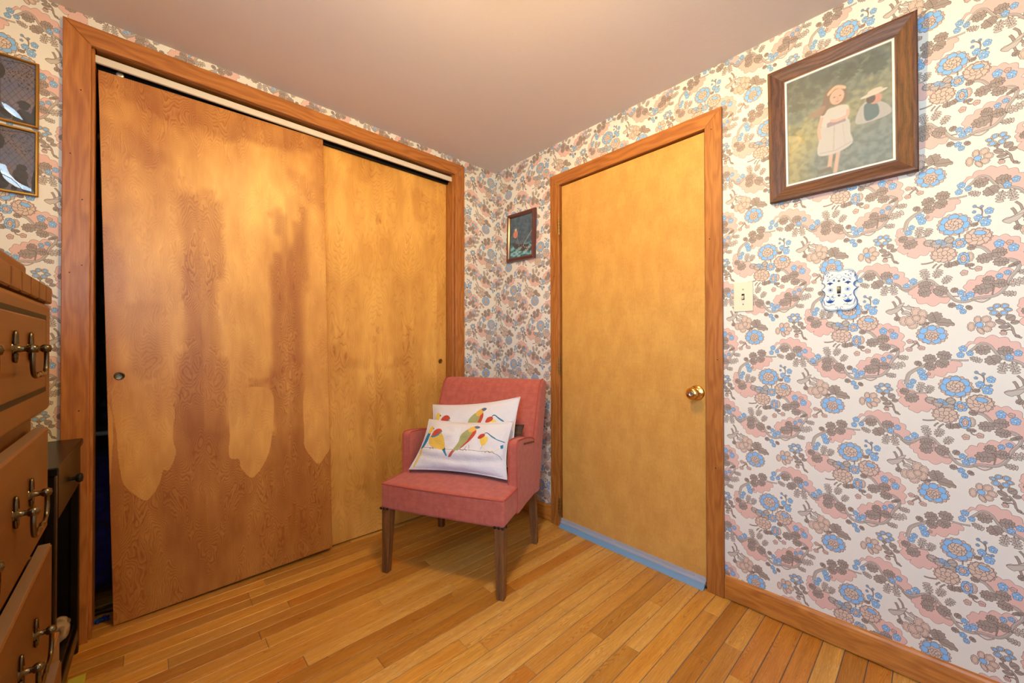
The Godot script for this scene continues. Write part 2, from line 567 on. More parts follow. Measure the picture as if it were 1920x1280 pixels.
func _wallpaper() -> ImageTexture:
	var S := 1024
	var bg := Color(0.87, 0.865, 0.84)
	var pink := Color(0.845, 0.70, 0.665)
	var taupe := Color(0.60, 0.55, 0.515)
	var pale := Color(0.735, 0.705, 0.675)
	var beige := Color(0.80, 0.715, 0.655)
	var rosy := Color(0.77, 0.655, 0.61)
	var blue := Color(0.50, 0.71, 0.90)
	var ink := Color(0.40, 0.34, 0.325)
	var P := Pic.new(S, S, bg)
	var sc := Vector2(S / (TILE.x * 1000.0), S / (TILE.y * 1000.0))
	var lw := 2.2
	for copy in 2:
		var off := Vector2(S * 0.5, S * 0.5) * copy
		for e in PAPER:
			var kind: String = e[0]
			if kind in ["cloud", "ribbon", "twig", "feather", "palepoly", "darkpoly"]:
				var p := pts(e[2], sc, off)
				var wd: float = e[1] * sc.x
				match kind:
					"cloud":
						var mid := Vector2.ZERO
						for q in p: mid += q
						mid /= p.size()
						var o := PackedVector2Array()
						for i in p.size():
							var a := p[i]
							var b := p[(i + 1) % p.size()]
							var nn := Vector2(b.y - a.y, a.x - b.x)
							if nn.dot((a + b) * 0.5 - mid) < 0.0: nn = -nn
							var bulge := 0.36 if a.distance_to(b) > 12.0 else 0.1
							for k in 7:
								var t := k / 7.0
								o.append(a.lerp(b, t) + nn * bulge * sin(PI * t))
						P.poly(o, pink)
						P.line(o, lw, ink.lerp(pink, 0.35), true)
					"ribbon":
						var c := smooth(p, 5)
						P.line(c, wd + lw * 1.6, ink)
						P.line(c, wd, pale.lerp(taupe, 0.25))
						if wd > 10.0:
							var sh := PackedVector2Array()
							for i in c.size():
								var d := (c[mini(i + 1, c.size() - 1)] - c[maxi(i - 1, 0)]).normalized()
								sh.append(c[i] + Vector2(-d.y, d.x) * wd * 0.18)
							P.line(sh, lw * 0.8, ink.lerp(pale, 0.4))
					"twig":
						var c := smooth(p, 4)
						P.line(c, wd + lw * 1.5, ink)
						P.line(c, maxf(wd - 0.5, 1.0), taupe)
					"palepoly", "darkpoly":
						var c := smooth(p, 3, true)
						P.poly(c, pale if kind == "palepoly" else taupe)
						P.line(c, lw, ink, true)
						P.line(PackedVector2Array([p[0], p[p.size() / 2]]), lw, ink)
					"feather":
						_feather(P, p[0], p[1], wd, pale, ink, lw)
				continue
			var c := Vector2(e[1], e[2]) * sc + off
			var rx: float = e[3] * sc.x
			var ry: float = e[4] * sc.y
			var rot := deg_to_rad(float(e[5]))
			match kind:
				"leaf", "leaf2":
					var o: PackedVector2Array
					if kind == "leaf":
						o = Pic.ring(c.x, c.y, rx, ry, rot, 60, 9, 0.2)
					else:
						o = PackedVector2Array()
						for i in 24:
							var t := TAU * i / 24
							o.append(c + Vector2(cos(t) * rx, sin(t) * ry * (0.55 + 0.45 * absf(sin(t)))).rotated(rot))
					P.poly(o, taupe)
					P.line(o, lw, ink, true)
					P.line(PackedVector2Array([c - Vector2(rx * 0.85, 0).rotated(rot), c + Vector2(rx * 0.8, 0).rotated(rot)]), lw, ink)
					if kind == "leaf":
						for k in [-0.35, 0.05, 0.4]:
							for s in [-1.0, 1.0]:
								P.line(smooth(PackedVector2Array([c + Vector2(rx * k, 0).rotated(rot), c + Vector2(rx * (k + 0.16), ry * 0.3 * s).rotated(rot), c + Vector2(rx * (k + 0.2), ry * 0.6 * s).rotated(rot)]), 3), lw * 0.8, ink)
				"ragged":
					var o := Pic.ring(c.x, c.y, rx, ry, rot, 80, 17, 0.3)
					P.poly(o, pale.lerp(taupe, 0.3))
					P.line(o, lw, ink, true)
					P.line(PackedVector2Array([c - Vector2(rx * 0.7, 0).rotated(rot), c + Vector2(rx * 0.7, 0).rotated(rot)]), lw, ink)
				"bloom", "bloom2":
					var o := Pic.ring(c.x, c.y, rx, ry, 0.2, 110, 17, 0.1)
					P.poly(o, rosy.lerp(pale, 0.3)); P.line(o, lw, ink, true)
					for k in 7:
						var t := TAU * k / 7 + 0.25
						var q := Pic.ring(c.x + cos(t) * rx * 0.67, c.y + sin(t) * ry * 0.67, rx * 0.24, ry * 0.35, t, 40, 5, 0.14)
						P.poly(q, blue); P.line(q, lw, ink.lerp(blue, 0.2), true)
					var cc := c + (Vector2(0, ry * 0.2) if kind == "bloom2" else Vector2.ZERO)
					var kk := 0.44 if kind == "bloom2" else 0.58
					for k in 9:
						var t := TAU * k / 9
						var q := Pic.ring(cc.x + cos(t) * rx * kk * 0.6, cc.y + sin(t) * ry * kk * 0.6, rx * kk * 0.36, ry * kk * 0.4, t, 24, 5, 0.1)
						P.poly(q, beige); P.line(q, lw, ink, true)
					for k in 5:
						var t := TAU * k / 5 + 0.6
						var q := Pic.ring(cc.x + cos(t) * rx * kk * 0.25, cc.y + sin(t) * ry * kk * 0.25, rx * kk * 0.27, ry * kk * 0.27, t, 16, 0, 0.0)
						P.poly(q, beige.lerp(bg, 0.15)); P.line(q, lw, ink, true)
				"rose":
					var o := Pic.ring(c.x, c.y, rx, ry, rot, 100, 15, 0.12)
					P.poly(o, rosy); P.line(o, lw, ink, true)
					for k in 9:
						var t := TAU * k / 9 + rot
						var q := Pic.ring(c.x + cos(t) * rx * 0.62, c.y + sin(t) * ry * 0.62, rx * 0.30, ry * 0.34, t, 30, 4, 0.14)
						P.poly(q, beige); P.line(q, lw, ink, true)
					for k in 5:
						var t := TAU * k / 5
						var q := Pic.ring(c.x + cos(t) * rx * 0.24, c.y + sin(t) * ry * 0.24, rx * 0.26, ry * 0.26, t, 20, 0, 0.0)
						P.poly(q, beige); P.line(q, lw, ink, true)
				"bluecup":
					for k in 7:
						var t := TAU * k / 7
						var q := Pic.ring(c.x + cos(t) * rx * 0.68, c.y + sin(t) * ry * 0.68, rx * 0.34, ry * 0.34, t, 20, 3, 0.1)
						P.poly(q, blue); P.line(q, lw, ink, true)
					var o := Pic.ring(c.x, c.y, rx * 0.55, ry * 0.55, 0.0, 30, 9, 0.12)
					P.poly(o, beige); P.line(o, lw, ink, true)
					var o2 := Pic.ring(c.x, c.y, rx * 0.28, ry * 0.28, 0.0, 16, 0, 0.0)
					P.poly(o2, pink); P.line(o2, lw, ink, true)
				"pinkhalf", "petal":
					var o := Pic.ring(c.x, c.y, rx, ry, rot, 60, 9, 0.12)
					P.poly(o, beige if kind == "petal" else beige.lerp(pale, 0.4)); P.line(o, lw, ink, true)
					var o2 := Pic.ring(c.x, c.y, rx * 0.72, ry * 0.72, rot, 40, 6, 0.14)
					P.line(o2, lw * 0.8, ink.lerp(beige, 0.3), true)
				"eye":
					var o := Pic.ring(c.x, c.y, rx, ry, rot, 40, 11, 0.14)
					P.poly(o, blue); P.line(o, lw, ink, true)
				"tiny":
					for k in 5:
						var t := TAU * k / 5 - PI / 2
						var q := Pic.ring(c.x + cos(t) * rx * 0.56, c.y + sin(t) * ry * 0.56, rx * 0.46, ry * 0.42, t, 14, 0, 0.0)
						P.poly(q, blue); P.line(q, lw, ink.lerp(blue, 0.25), true)
					P.oval(c.x, c.y, rx * 0.4, ry * 0.4, blue)
					for k in 5:
						var t := TAU * k / 5 - PI / 2
						P.line(PackedVector2Array([c, c + Vector2(cos(t) * rx * 0.5, sin(t) * ry * 0.5)]), lw * 0.8, ink.lerp(blue, 0.3))
					P.oval(c.x, c.y, rx * 0.14, ry * 0.14, bg)
				"bud":
					var o := Pic.ring(c.x, c.y, rx, ry, 0.3, 40, 5, 0.2)
					P.poly(o, rosy); P.line(o, lw, ink, true)
					P.line(PackedVector2Array([c - Vector2(rx * 0.5, 0), c + Vector2(rx * 0.4, ry * 0.2)]), lw, ink)
				"starpetal":
					var o := PackedVector2Array()
					var o2 := PackedVector2Array()
					for i in 20:
						var t := TAU * i / 20
						var q := Vector2(cos(t) * rx, sin(t) * ry * (0.6 + 0.4 * absf(sin(t)))).rotated(rot)
						o.append(c + q); o2.append(c + q * 0.66)
					P.poly(o, pale); P.line(o, lw, ink, true)
					P.poly(o2, blue); P.line(o2, lw * 0.8, ink, true)
	return P.tex()

func _feather(P: Pic, a: Vector2, b: Vector2, wd: float, fill: Color, ink: Color, lw: float) -> void:
	var d := b - a
	var n := Vector2(-d.y, d.x).normalized() * wd * 0.5
	var o := PackedVector2Array([a])
	for s in [1.0, -1.0]:
		var side := PackedVector2Array()
		for k in 4:
			var t := 0.14 + k * 0.22
			var g := sin(PI * (0.18 + t * 0.68))
			side.append(a + d * t + n * s * g * 0.30)
			side.append(a + d * (t + 0.02) + n * s * g * 0.85)
			side.append(a + d * (t + 0.12) + n * s * g * 1.1)
			side.append(a + d * (t + 0.17) + n * s * g * 0.7)
		if s > 0.0:
			o.append_array(side)
			o.append(b)
		else:
			side.reverse()
			o.append_array(side)
	P.poly(o, fill)
	P.line(o, lw, ink, true)
	P.line(smooth(PackedVector2Array([a, a + d * 0.5 + n * 0.08, a + d * 0.85]), 4), lw, ink)
	for k in 3:
		for s in [1.0, -1.0]:
			P.line(PackedVector2Array([a + d * (0.16 + k * 0.22), a + d * (0.3 + k * 0.22) + n * s * 0.55]), lw * 0.7, ink)

# boards: U runs along the grain; two tones, ring lines and pores
func _grain(w: int, h: int, light: Color, dark: Color, rings: float, warp: float, pores: float, sd: int) -> ImageTexture:
	var n1 := noise(sd, 0.012, 3)
	var n2 := noise(sd + 1, 0.16, 2)
	var n3 := noise(sd + 2, 0.35, 1)
	var P := Pic.new(w, h)
	for y in h:
		for x in w:
			# the texture repeats along U: blend the ends
			var t := float(x) / w
			var f := n1.get_noise_2d(x * 0.22, y * 1.0) * (1.0 - t) + n1.get_noise_2d((x - w) * 0.22, y * 1.0) * t
			var s := sin((y + f * warp) * rings)
			var g := n2.get_noise_2d(x * 0.06, y * 1.6)
			var p := n3.get_noise_2d(x * 0.11, y * 2.2)
			var k := clampf(0.42 + 0.26 * s + 0.35 * g + 0.3 * f + (pores if p > 0.38 else 0.0), 0.0, 1.0)
			P.put(x, y, light.lerp(dark, k))
	return P.tex()

# oak strips: straight fine pores, here and there a flat-sawn flame
func _oak(w: int, h: int, sd: int) -> ImageTexture:
	var n1 := noise(sd, 0.006, 2)
	var n2 := noise(sd + 1, 0.3, 2)
	var n3 := noise(sd + 2, 0.5, 1)
	var n4 := noise(sd + 3, 0.02, 2)
	var light := Color(0.85, 0.655, 0.33)
	var dark := Color(0.57, 0.375, 0.135)
	var P := Pic.new(w, h)
	for y in h:
		for x in w:
			var t := float(x) / w
			var f := n1.get_noise_2d(x * 0.5, y * 2.2) * (1.0 - t) + n1.get_noise_2d((x - w) * 0.5, y * 2.2) * t
			var flame := smoothstep(0.05, 0.35, n4.get_noise_2d(x * 0.12, y * 0.5))
			var q := y * 0.055 + f * 7.0
			var s := q - floorf(q)
			s = pow(s, 3.0) - 0.25
			var g := n2.get_noise_2d(x * 0.03, y * 1.1)
			var p := n3.get_noise_2d(x * 0.05, y * 1.6)
			var k := 0.26 + s * (0.12 + 0.5 * flame) + g * 0.34 + f * 0.25 + (0.20 if p > 0.42 else 0.0)
			P.put(x, y, light.lerp(dark, clampf(k, 0.0, 1.0)))
	return P.tex()

# the same boards where the varnish is worn through in pale flecks
func _scuffed(w: int, h: int) -> ImageTexture:
	var im := (M.oak[0] as StandardMaterial3D).albedo_texture.get_image()
	var a := noise(201, 0.012, 3)
	var b := noise(202, 0.06, 3)
	for y in h:
		for x in w:
			var k := smoothstep(0.12, 0.45, a.get_noise_2d(x * 0.8, y * 1.4)) * smoothstep(0.05, 0.35, b.get_noise_2d(x * 0.6, y * 1.5))
			if k > 0.02:
				im.set_pixel(x, y, im.get_pixel(x, y).lerp(Color(0.80, 0.68, 0.50), k * 0.7))
	return ImageTexture.create_from_image(im)

func _mask(w: int, h: int, shapes: Array, blur: int) -> Image:
	var P := Pic.new(w, h, Color.BLACK)
	for s in shapes:      # each shape starts with its weight
		var k: float = s[0]
		P.poly(smooth(pts(s.slice(1), Vector2(w, h)), 4, true), Color(k, k, k))
	var im := Image.create_from_data(w, h, false, Image.FORMAT_RGB8, P.d)
	if blur > 1:
		im.resize(w / blur, h / blur, Image.INTERPOLATE_BILINEAR)
		im.resize(w, h, Image.INTERPOLATE_CUBIC)
	return im

# birch veneer of a sliding door: leaves mirrored at the seams, contour-like figure, brown heartwood
func _veneer(w: int, h: int, size: Vector2, seams: Array, light: Color, dark: Color, soft: Array, crisp: Array, rings: float, contrast: float, sharp: float, sd: int) -> ImageTexture:
	var lo := noise(sd, 1.0, 2)
	var mid := noise(sd + 1, 1.0, 3)
	var fine := noise(sd + 2, 1.0, 2)
	var mw := 256
	var mh := 680
	var ms := _mask(mw, mh, soft, 9)
	var mc := _mask(mw * 2, mh * 2, crisp, 1)
	var P := Pic.new(w, h)
	for y in h:
		var fy := float(y) / h
		for x in w:
			var u := float(x) / w
			# leaf coordinate, mirrored from leaf to leaf
			var s0: float = seams[0]
			var t := absf(u - s0)
			var leaf_tone := 0.10 if u < s0 else -0.05
			var slip := 0.035 if u < s0 else 0.0
			for k in range(1, seams.size()):
				if u > seams[k]:
					leaf_tone = 0.08 if k % 2 == 1 else -0.05
					slip = 0.035 * k + 0.02
					t = seams[k] - s0 - (u - seams[k]) if k % 2 == 1 else u - seams[k]
			var X := t * size.x
			var Y := fy * size.y + slip
			var a := lo.get_noise_2d(X * 3.0, Y * 0.9)
			var b := mid.get_noise_2d(X * 7.0, Y * 2.4)
			var g := fine.get_noise_2d(X * 190.0, Y * 5.0)
			var d := mid.get_noise_2d(X * 26.0 + 9.0, Y * 7.0)
			var jx := u + b * 0.02
			var jy := fy + b * 0.008
			var m := ms.get_pixel(clampi(int(jx * mw), 0, mw - 1), clampi(int(jy * mh), 0, mh - 1)).r
			var c := mc.get_pixel(clampi(int((u + d * 0.0015) * mw * 2), 0, mw * 2 - 1), clampi(int((fy + d * 0.001) * mh * 2), 0, mh * 2 - 1)).r
			m = clampf(m * (1.0 - c) + leaf_tone, 0.0, 1.0)
			# growth rings cut flat: contour lines of a smooth hill, thin and dark on one side
			var q := (a * 1.6 + b * 0.35 + d * 0.04) * rings + X * 9.0
			var s := q - floorf(q)
			s = pow(s, sharp) - 1.0 / (1.0 + sharp)
			var amp := contrast * (0.35 + 0.65 * m) * (0.6 + 0.8 * absf(a))
			var k := m * 0.78 + 0.30 * amp * s + g * 0.06 + d * 0.14 + b * 0.36 + a * 0.22 + 0.06
			P.put(x, y, light.lerp(dark, clampf(k, -0.25, 1.2)))
	return P.tex()

func _burl(w: int, h: int) -> ImageTexture:
	var a := noise(31, 0.018, 4)
	var b := noise(32, 0.11, 3)
	var c := noise(33, 0.2, 2)
	var light := Color(0.84, 0.645, 0.345)
	var dark := Color(0.655, 0.44, 0.185)
	var P := Pic.new(w, h)
	for y in h:
		for x in w:
			var f := a.get_noise_2d(x, y * 0.55)
			var g := b.get_noise_2d(x + f * 60.0, y * 0.6)
			var st := c.get_noise_2d(x * 1.4, y * 0.12)
			var sp := c.get_noise_2d(x * 2.0 + 300.0, y * 1.5)
			var k := 0.28 + f * 0.2 + g * 0.12 + st * 0.10
			if sp > 0.3 and f > -0.05:
				k += (sp - 0.3) * 0.8
			P.put(x, y, light.lerp(dark, clampf(k, 0.0, 1.0)))
	return P.tex()

func _weave(n: int, c0: Color, c1: Color, sd: int) -> ImageTexture:
	var a := noise(sd, 0.02, 3)
	var r := RandomNumberGenerator.new()
	r.seed = sd
	var P := Pic.new(n, n)
	var rows := PackedFloat32Array()
	for i in n:
		rows.append(r.randf())
	for y in n:
		for x in n:
			var k := 0.25 * rows[y] + 0.25 * rows[(x * 7 + 3) % n] + 0.5 * r.randf() + 0.35 * a.get_noise_2d(x, y)
			P.put(x, y, c0.lerp(c1, clampf(k, 0.0, 1.0)))
	return P.tex()

func _bumps(n: int, freq: float, strength: float, sd: int) -> ImageTexture:
	var im := noise(sd, freq, 2).get_seamless_image(n, n)
	im.convert(Image.FORMAT_RGBA8)
	im.bump_map_to_normal_map(strength)
	return ImageTexture.create_from_image(im)

func _materials() -> void:
	M.paper = mat(Color.WHITE, 0.62, 0.0, _wallpaper())
	M.ceiling = mat(Color(0.875, 0.845, 0.84), 0.85, 0.0, null, _bumps(256, 0.08, 2.0, 3), 0.07)
	M.ceiling.uv1_triplanar = true
	M.ceiling.uv1_scale = Vector3(2, 2, 2)
	var trim := _grain(1024, 128, Color(0.68, 0.435, 0.20), Color(0.54, 0.31, 0.12), 0.35, 40.0, 0.05, 11)
	M.trim = mat(Color.WHITE, 0.42, 0.0, trim)
	M.trim_light = mat(Color(1.1, 1.12, 1.05), 0.36, 0.0, trim)
	var wal := _grain(512, 128, Color(0.43, 0.27, 0.17), Color(0.24, 0.14, 0.085), 0.5, 26.0, 0.25, 17)
	M.walnut = mat(Color.WHITE, 0.5, 0.0, wal)
	var maple := _grain(512, 256, Color(0.42, 0.25, 0.10), Color(0.34, 0.19, 0.065), 0.12, 50.0, 0.03, 23)
	M.maple = mat(Color.WHITE, 0.38, 0.0, maple)
	M.maple_edge = mat(Color(0.47, 0.37, 0.30), 0.5)
	M.burl = mat(Color.WHITE, 0.36, 0.0, _burl(448, 1024))
	var brown := [
		[0.12, -0.02,-0.02, 1.02,-0.02, 1.02,0.17, 0.8,0.22, 0.6,0.17, 0.4,0.24, 0.2,0.22, -0.02,0.27],
		[0.24, -0.02,-0.02, 1.02,-0.02, 1.02,0.13, 0.82,0.18, 0.6,0.10, 0.38,0.18, 0.2,0.17, -0.02,0.21],
		[0.36, -0.02,-0.02, 1.02,-0.02, 1.02,0.05, 0.82,0.07, 0.6,0.04, 0.38,0.11, 0.2,0.12, -0.02,0.14],
		[0.48, -0.02,-0.02, 0.6,-0.02, 0.5,0.02, 0.36,0.07, 0.2,0.05, -0.02,0.06],
		[0.7, 0.13,0.0, 0.36,0.0, 0.37,0.05, 0.30,0.075, 0.2,0.05],
		[0.62, 0.018,0.083, 0.078,0.076, 0.173,0.11, 0.258,0.128, 0.237,0.15, 0.153,0.155, 0.073,0.141, 0.008,0.122],
		[0.55, 0.775,0.091, 0.871,0.098, 1.01,0.126, 1.007,0.172, 0.868,0.145, 0.787,0.118],
		[0.78, 0.29,0.2, 0.285,0.368, 0.27,0.494, 0.237,0.608, 0.218,0.71, 0.485,0.731, 0.467,0.624, 0.444,0.502, 0.439,0.415, 0.455,0.2],
		[0.95, 0.30,0.41, 0.355,0.41, 0.355,0.66, 0.27,0.7, 0.29,0.5],
		[0.75, 0.694,0.2, 0.745,0.275, 0.688,0.336, 0.689,0.417, 0.685,0.503, 0.676,0.716, 0.842,0.728, 0.853,0.485, 0.874,0.367, 0.90,0.19, 0.857,0.187, 0.785,0.292, 0.765,0.195],
		[0.85, 0.715,0.3, 0.74,0.36, 0.72,0.5, 0.71,0.7, 0.695,0.7, 0.70,0.5], [0.85, 0.80,0.3, 0.82,0.36, 0.80,0.5, 0.81,0.7, 0.79,0.7, 0.785,0.5],
		[0.5, 0.0,0.30, 0.056,0.32, 0.05,0.484, 0.023,0.544, 0.022,0.66, 0.0,0.68],
		[0.7, 0.34,0.38, 0.38,0.38, 0.38,0.41, 0.34,0.41], [0.6, 0.58,0.57, 0.66,0.575, 0.65,0.605, 0.6,0.61], [0.3, 0.05,0.43, 0.2,0.42, 0.22,0.52, 0.1,0.56],
		[0.95, -0.02,0.66, 0.2,0.7, 0.22,0.68, 0.5,0.68, 0.7,0.69, 0.84,0.69, 1.02,0.7, 1.02,1.02, -0.02,1.02]]
	var lobes := [
		[1.0, 0.028,0.56, 0.028,0.659, 0.037,0.723, 0.051,0.751, 0.089,0.773, 0.123,0.786, 0.147,0.778, 0.177,0.757, 0.19,0.736, 0.215,0.735, 0.241,0.707, 0.23,0.673, 0.226,0.6],
		[1.0, 0.485,0.6, 0.47,0.688, 0.464,0.721, 0.474,0.737, 0.511,0.741, 0.517,0.759, 0.572,0.786, 0.633,0.759, 0.659,0.732, 0.673,0.701, 0.675,0.6],
		[1.0, 0.86,0.6, 0.848,0.712, 0.846,0.735, 0.872,0.759, 0.927,0.787, 0.975,0.767, 1.001,0.742, 1.007,0.6]]
	M.birch_brown = mat(Color.WHITE, 0.4, 0.0, _veneer(600, 1580, Vector2(0.812, 2.14), [0.36, 0.77], Color(0.80, 0.585, 0.295), Color(0.60, 0.365, 0.15), brown, lobes, 26.0, 2.8, 2.0, 41))
	var knots := [
		[0.32, 0.30,0.60, 0.37,0.57, 0.50,0.60, 0.52,0.75, 0.48,0.9, 0.34,0.9, 0.30,0.75], [0.5, 0.40,0.56, 0.43,0.58, 0.42,0.75, 0.385,0.72],
		[0.5, 0.13,0.47, 0.155,0.45, 0.18,0.50, 0.21,0.545, 0.17,0.58, 0.13,0.55], [0.5, 0.64,0.46, 0.665,0.44, 0.69,0.49, 0.695,0.54, 0.66,0.58, 0.64,0.53],
		[0.3, 0.17,0.53, 0.3,0.535, 0.38,0.55, 0.25,0.562], [0.3, 0.46,0.55, 0.6,0.535, 0.66,0.545, 0.55,0.565], [0.4, 0.66,0.58, 0.72,0.6, 0.70,0.75, 0.66,0.7],
		[0.3, 0.16,0.0, 0.40,0.0, 0.36,0.06, 0.2,0.05], [0.7, 0.395,0.135, 0.425,0.135, 0.425,0.16, 0.395,0.16], [0.3, 0.68,0.05, 0.9,0.06, 0.9,0.14, 0.7,0.12], [0.5, 0.86,0.16, 0.9,0.16, 0.9,0.19, 0.86,0.19], [0.6, 0.295,0.865, 0.325,0.865, 0.325,0.88, 0.295,0.88]]
	M.birch_honey = mat(Color.WHITE, 0.4, 0.0, _veneer(560, 1480, Vector2(0.812, 2.15), [0.155, 0.405, 0.665, 0.91], Color(0.82, 0.61, 0.30), Color(0.64, 0.415, 0.16), knots, [], 9.0, 4.2, 5.0, 57))
	var oak := _oak(1024, 768, 71)
	M.oak = []
	for c in [Color(1, 1, 1), Color(1.0, 0.98, 0.90), Color(0.88, 0.82, 0.74), Color(0.95, 0.90, 0.84), Color(0.84, 0.75, 0.62), Color(1.0, 0.94, 0.80), Color(0.91, 0.79, 0.62), Color(0.97, 0.93, 0.86), Color(0.88, 0.82, 0.72)]:
		M.oak.append(mat(c, 0.38, 0.0, oak))
	M.oak_worn = mat(Color.WHITE, 0.5, 0.0, _scuffed(1024, 768))
	M.subfloor = mat(Color(0.36, 0.33, 0.33), 0.9)
	M.white_paint = mat(Color(0.80, 0.775, 0.735), 0.5)
	M.plaster = mat(Color(0.55, 0.52, 0.50), 0.9)
	M.dark_metal = mat(Color(0.09, 0.10, 0.13), 0.4, 0.6)
	M.steel = mat(Color(0.72, 0.72, 0.73), 0.3, 1.0)
	M.brass = mat(Color(0.83, 0.66, 0.38), 0.2, 1.0)
	M.old_brass = mat(Color(0.52, 0.43, 0.26), 0.35, 1.0)
	M.nickel = mat(Color(0.40, 0.36, 0.29), 0.2, 1.0)
	M.iron = mat(Color(0.14, 0.12, 0.11), 0.4, 0.8)
	M.fabric = mat(Color.WHITE, 0.9, 0.0, _weave(256, Color(0.74, 0.39, 0.325), Color(0.60, 0.285, 0.245), 5), _bumps(128, 0.35, 2.0, 8), 0.15)
	M.fabric.rim_enabled = true
	M.fabric.rim = 0.3
	M.piping = mat(Color(0.64, 0.30, 0.25), 0.9)
	var worn := _grain(256, 64, Color(0.50, 0.33, 0.19), Color(0.30, 0.175, 0.095), 0.3, 14.0, -0.3, 83)
	M.leg = mat(Color.WHITE, 0.45, 0.0, worn)
	M.black_wood = mat(Color(0.032, 0.028, 0.030), 0.3)
	M.black = mat(Color(0.02, 0.02, 0.022), 0.6)
	M.glass = mat(Color(0.9, 0.95, 1.0, 0.03), 0.02)
	M.glass.transparency = BaseMaterial3D.TRANSPARENCY_ALPHA

# ---------------------------------------------------------------- the room
var XE := Transform3D(Basis(Vector3(0, 0, 1), Vector3(0, 1, 0), Vector3(-1, 0, 0)), Vector3.ZERO)   # local x, y on the entry wall, z out of it
const ENTRY_FLOWER := Vector2(1.929, 0.705)      # where a large flower of the paper sits on the entry wall (z, y)
const CLOSET_FLOWER := Vector2(-0.044, 2.231)    # ... on the closet wall (x, y)
const CLOSET_FLOWER_LEFT := Vector2(-2.19, 2.11)

func _wall_piece(p: Node, called: String, xf: Transform3D, a: Vector2, b: Vector2, flower: Vector2, thick := 0.12, m: Material = null) -> void:
	var mb := MB.new()
	mb.xf = xf
	mb.fit = Rect2(flower, TILE)
	mb.box(Vector3((a.x + b.x) / 2, (a.y + b.y) / 2, -thick / 2), Vector3(b.x - a.x, b.y - a.y, thick))
	part(p, called, mb, m if m else M.paper)

func _shell() -> void:
	var w := struct("wall_east", "wall with pink and blue floral paper around the slab door")
	_wall_piece(w, "wallpaper", XE, Vector2(-0.75, 0), Vector2(0.592, H), ENTRY_FLOWER)
	_wall_piece(w, "wallpaper", XE, Vector2(1.454, 0), Vector2(WZ + 0.12, H), ENTRY_FLOWER)
	_wall_piece(w, "wallpaper", XE, Vector2(0.592, 2.055), Vector2(1.454, H), ENTRY_FLOWER)
	w = struct("wall_north", "wall with pink and blue floral paper around the closet")
	var xn := Transform3D.IDENTITY
	_wall_piece(w, "wallpaper", xn, Vector2(WX - 0.12, 0), Vector2(-1.993, H), CLOSET_FLOWER_LEFT)
	_wall_piece(w, "wallpaper", xn, Vector2(-0.348, 0), Vector2(0, H), CLOSET_FLOWER)
	_wall_piece(w, "wallpaper", xn, Vector2(-1.993, 2.208), Vector2(-0.348, H), CLOSET_FLOWER)
	# the two walls behind the viewer, each with a window
	w = struct("wall_south", "papered wall with a window behind the viewer")
	var xs := Transform3D(Basis(Vector3(-1, 0, 0), Vector3(0, 1, 0), Vector3(0, 0, -1)), Vector3(0, 0, WZ))
	_windowed(w, xs, 0.0, -WX, 1.95, 2.34, 0.9, 2.13)
	w = struct("wall_west", "papered wall with a window beside the dresser")
	var xw := Transform3D(Basis(Vector3(0, 0, -1), Vector3(0, 1, 0), Vector3(1, 0, 0)), Vector3(WX, 0, WZ))
	_windowed(w, xw, 0.0, WZ, 0.2, 0.98, 0.9, 2.13)
	_window(xs, 1.95, 2.34, 0.9, 2.13)
	_window(xw, 0.2, 0.98, 0.9, 2.13)
	var c := struct("ceiling", "plain pinkish painted ceiling")
	var mb := MB.new()
	mb.box(Vector3((WX + 0) / 2, H + 0.05, (WZ - 0.75) / 2), Vector3(-WX + 0.24, 0.1, WZ + 0.75 + 0.24))
	part(c, "ceiling_board", mb, M.ceiling)
	# closet shell
	w = struct("wall_closet", "plain plaster walls inside the closet")
	mb = MB.new(); mb.box(Vector3(-1.17, H / 2, -0.71), Vector3(2.34, H, 0.1)); part(w, "back_wall", mb, M.plaster)
	mb = MB.new(); mb.box(Vector3(-2.29, H / 2, -0.39), Vector3(0.1, H, 0.54)); part(w, "side_wall", mb, M.plaster)
	# baseboards
	var b := struct("baseboard_east", "honey brown wooden baseboard along the papered wall")
	for s in [[0.016, 0.531], [1.516, WZ]]:
		mb = MB.new()
		mb.xf = XE
		mb.grain = Vector3(1, 0, 0); mb.uvs = Vector2(0.8, 5.0); mb.uvo = Vector2(s[0], 0.3)
		var zs := PackedVector2Array([Vector2(0, 0.005), Vector2(0.013, 0.005), Vector2(0.014, 0.01), Vector2(0.014, 0.078), Vector2(0.012, 0.088), Vector2(0.007, 0.095), Vector2(0, 0.098)])
		_moulding(mb, zs, s[0], s[1])
		part(b, "board", mb, M.trim_light)
	b = struct("baseboard_north", "short honey brown baseboard behind the armchair")
	mb = MB.new()
	mb.grain = Vector3(1, 0, 0); mb.uvs = Vector2(0.8, 5.0)
	_moulding(mb, PackedVector2Array([Vector2(0, 0.005), Vector2(0.013, 0.005), Vector2(0.014, 0.01), Vector2(0.014, 0.078), Vector2(0.012, 0.088), Vector2(0.007, 0.095), Vector2(0, 0.098)]), -0.286, 0.0)
	part(b, "board", mb, M.trim_light)

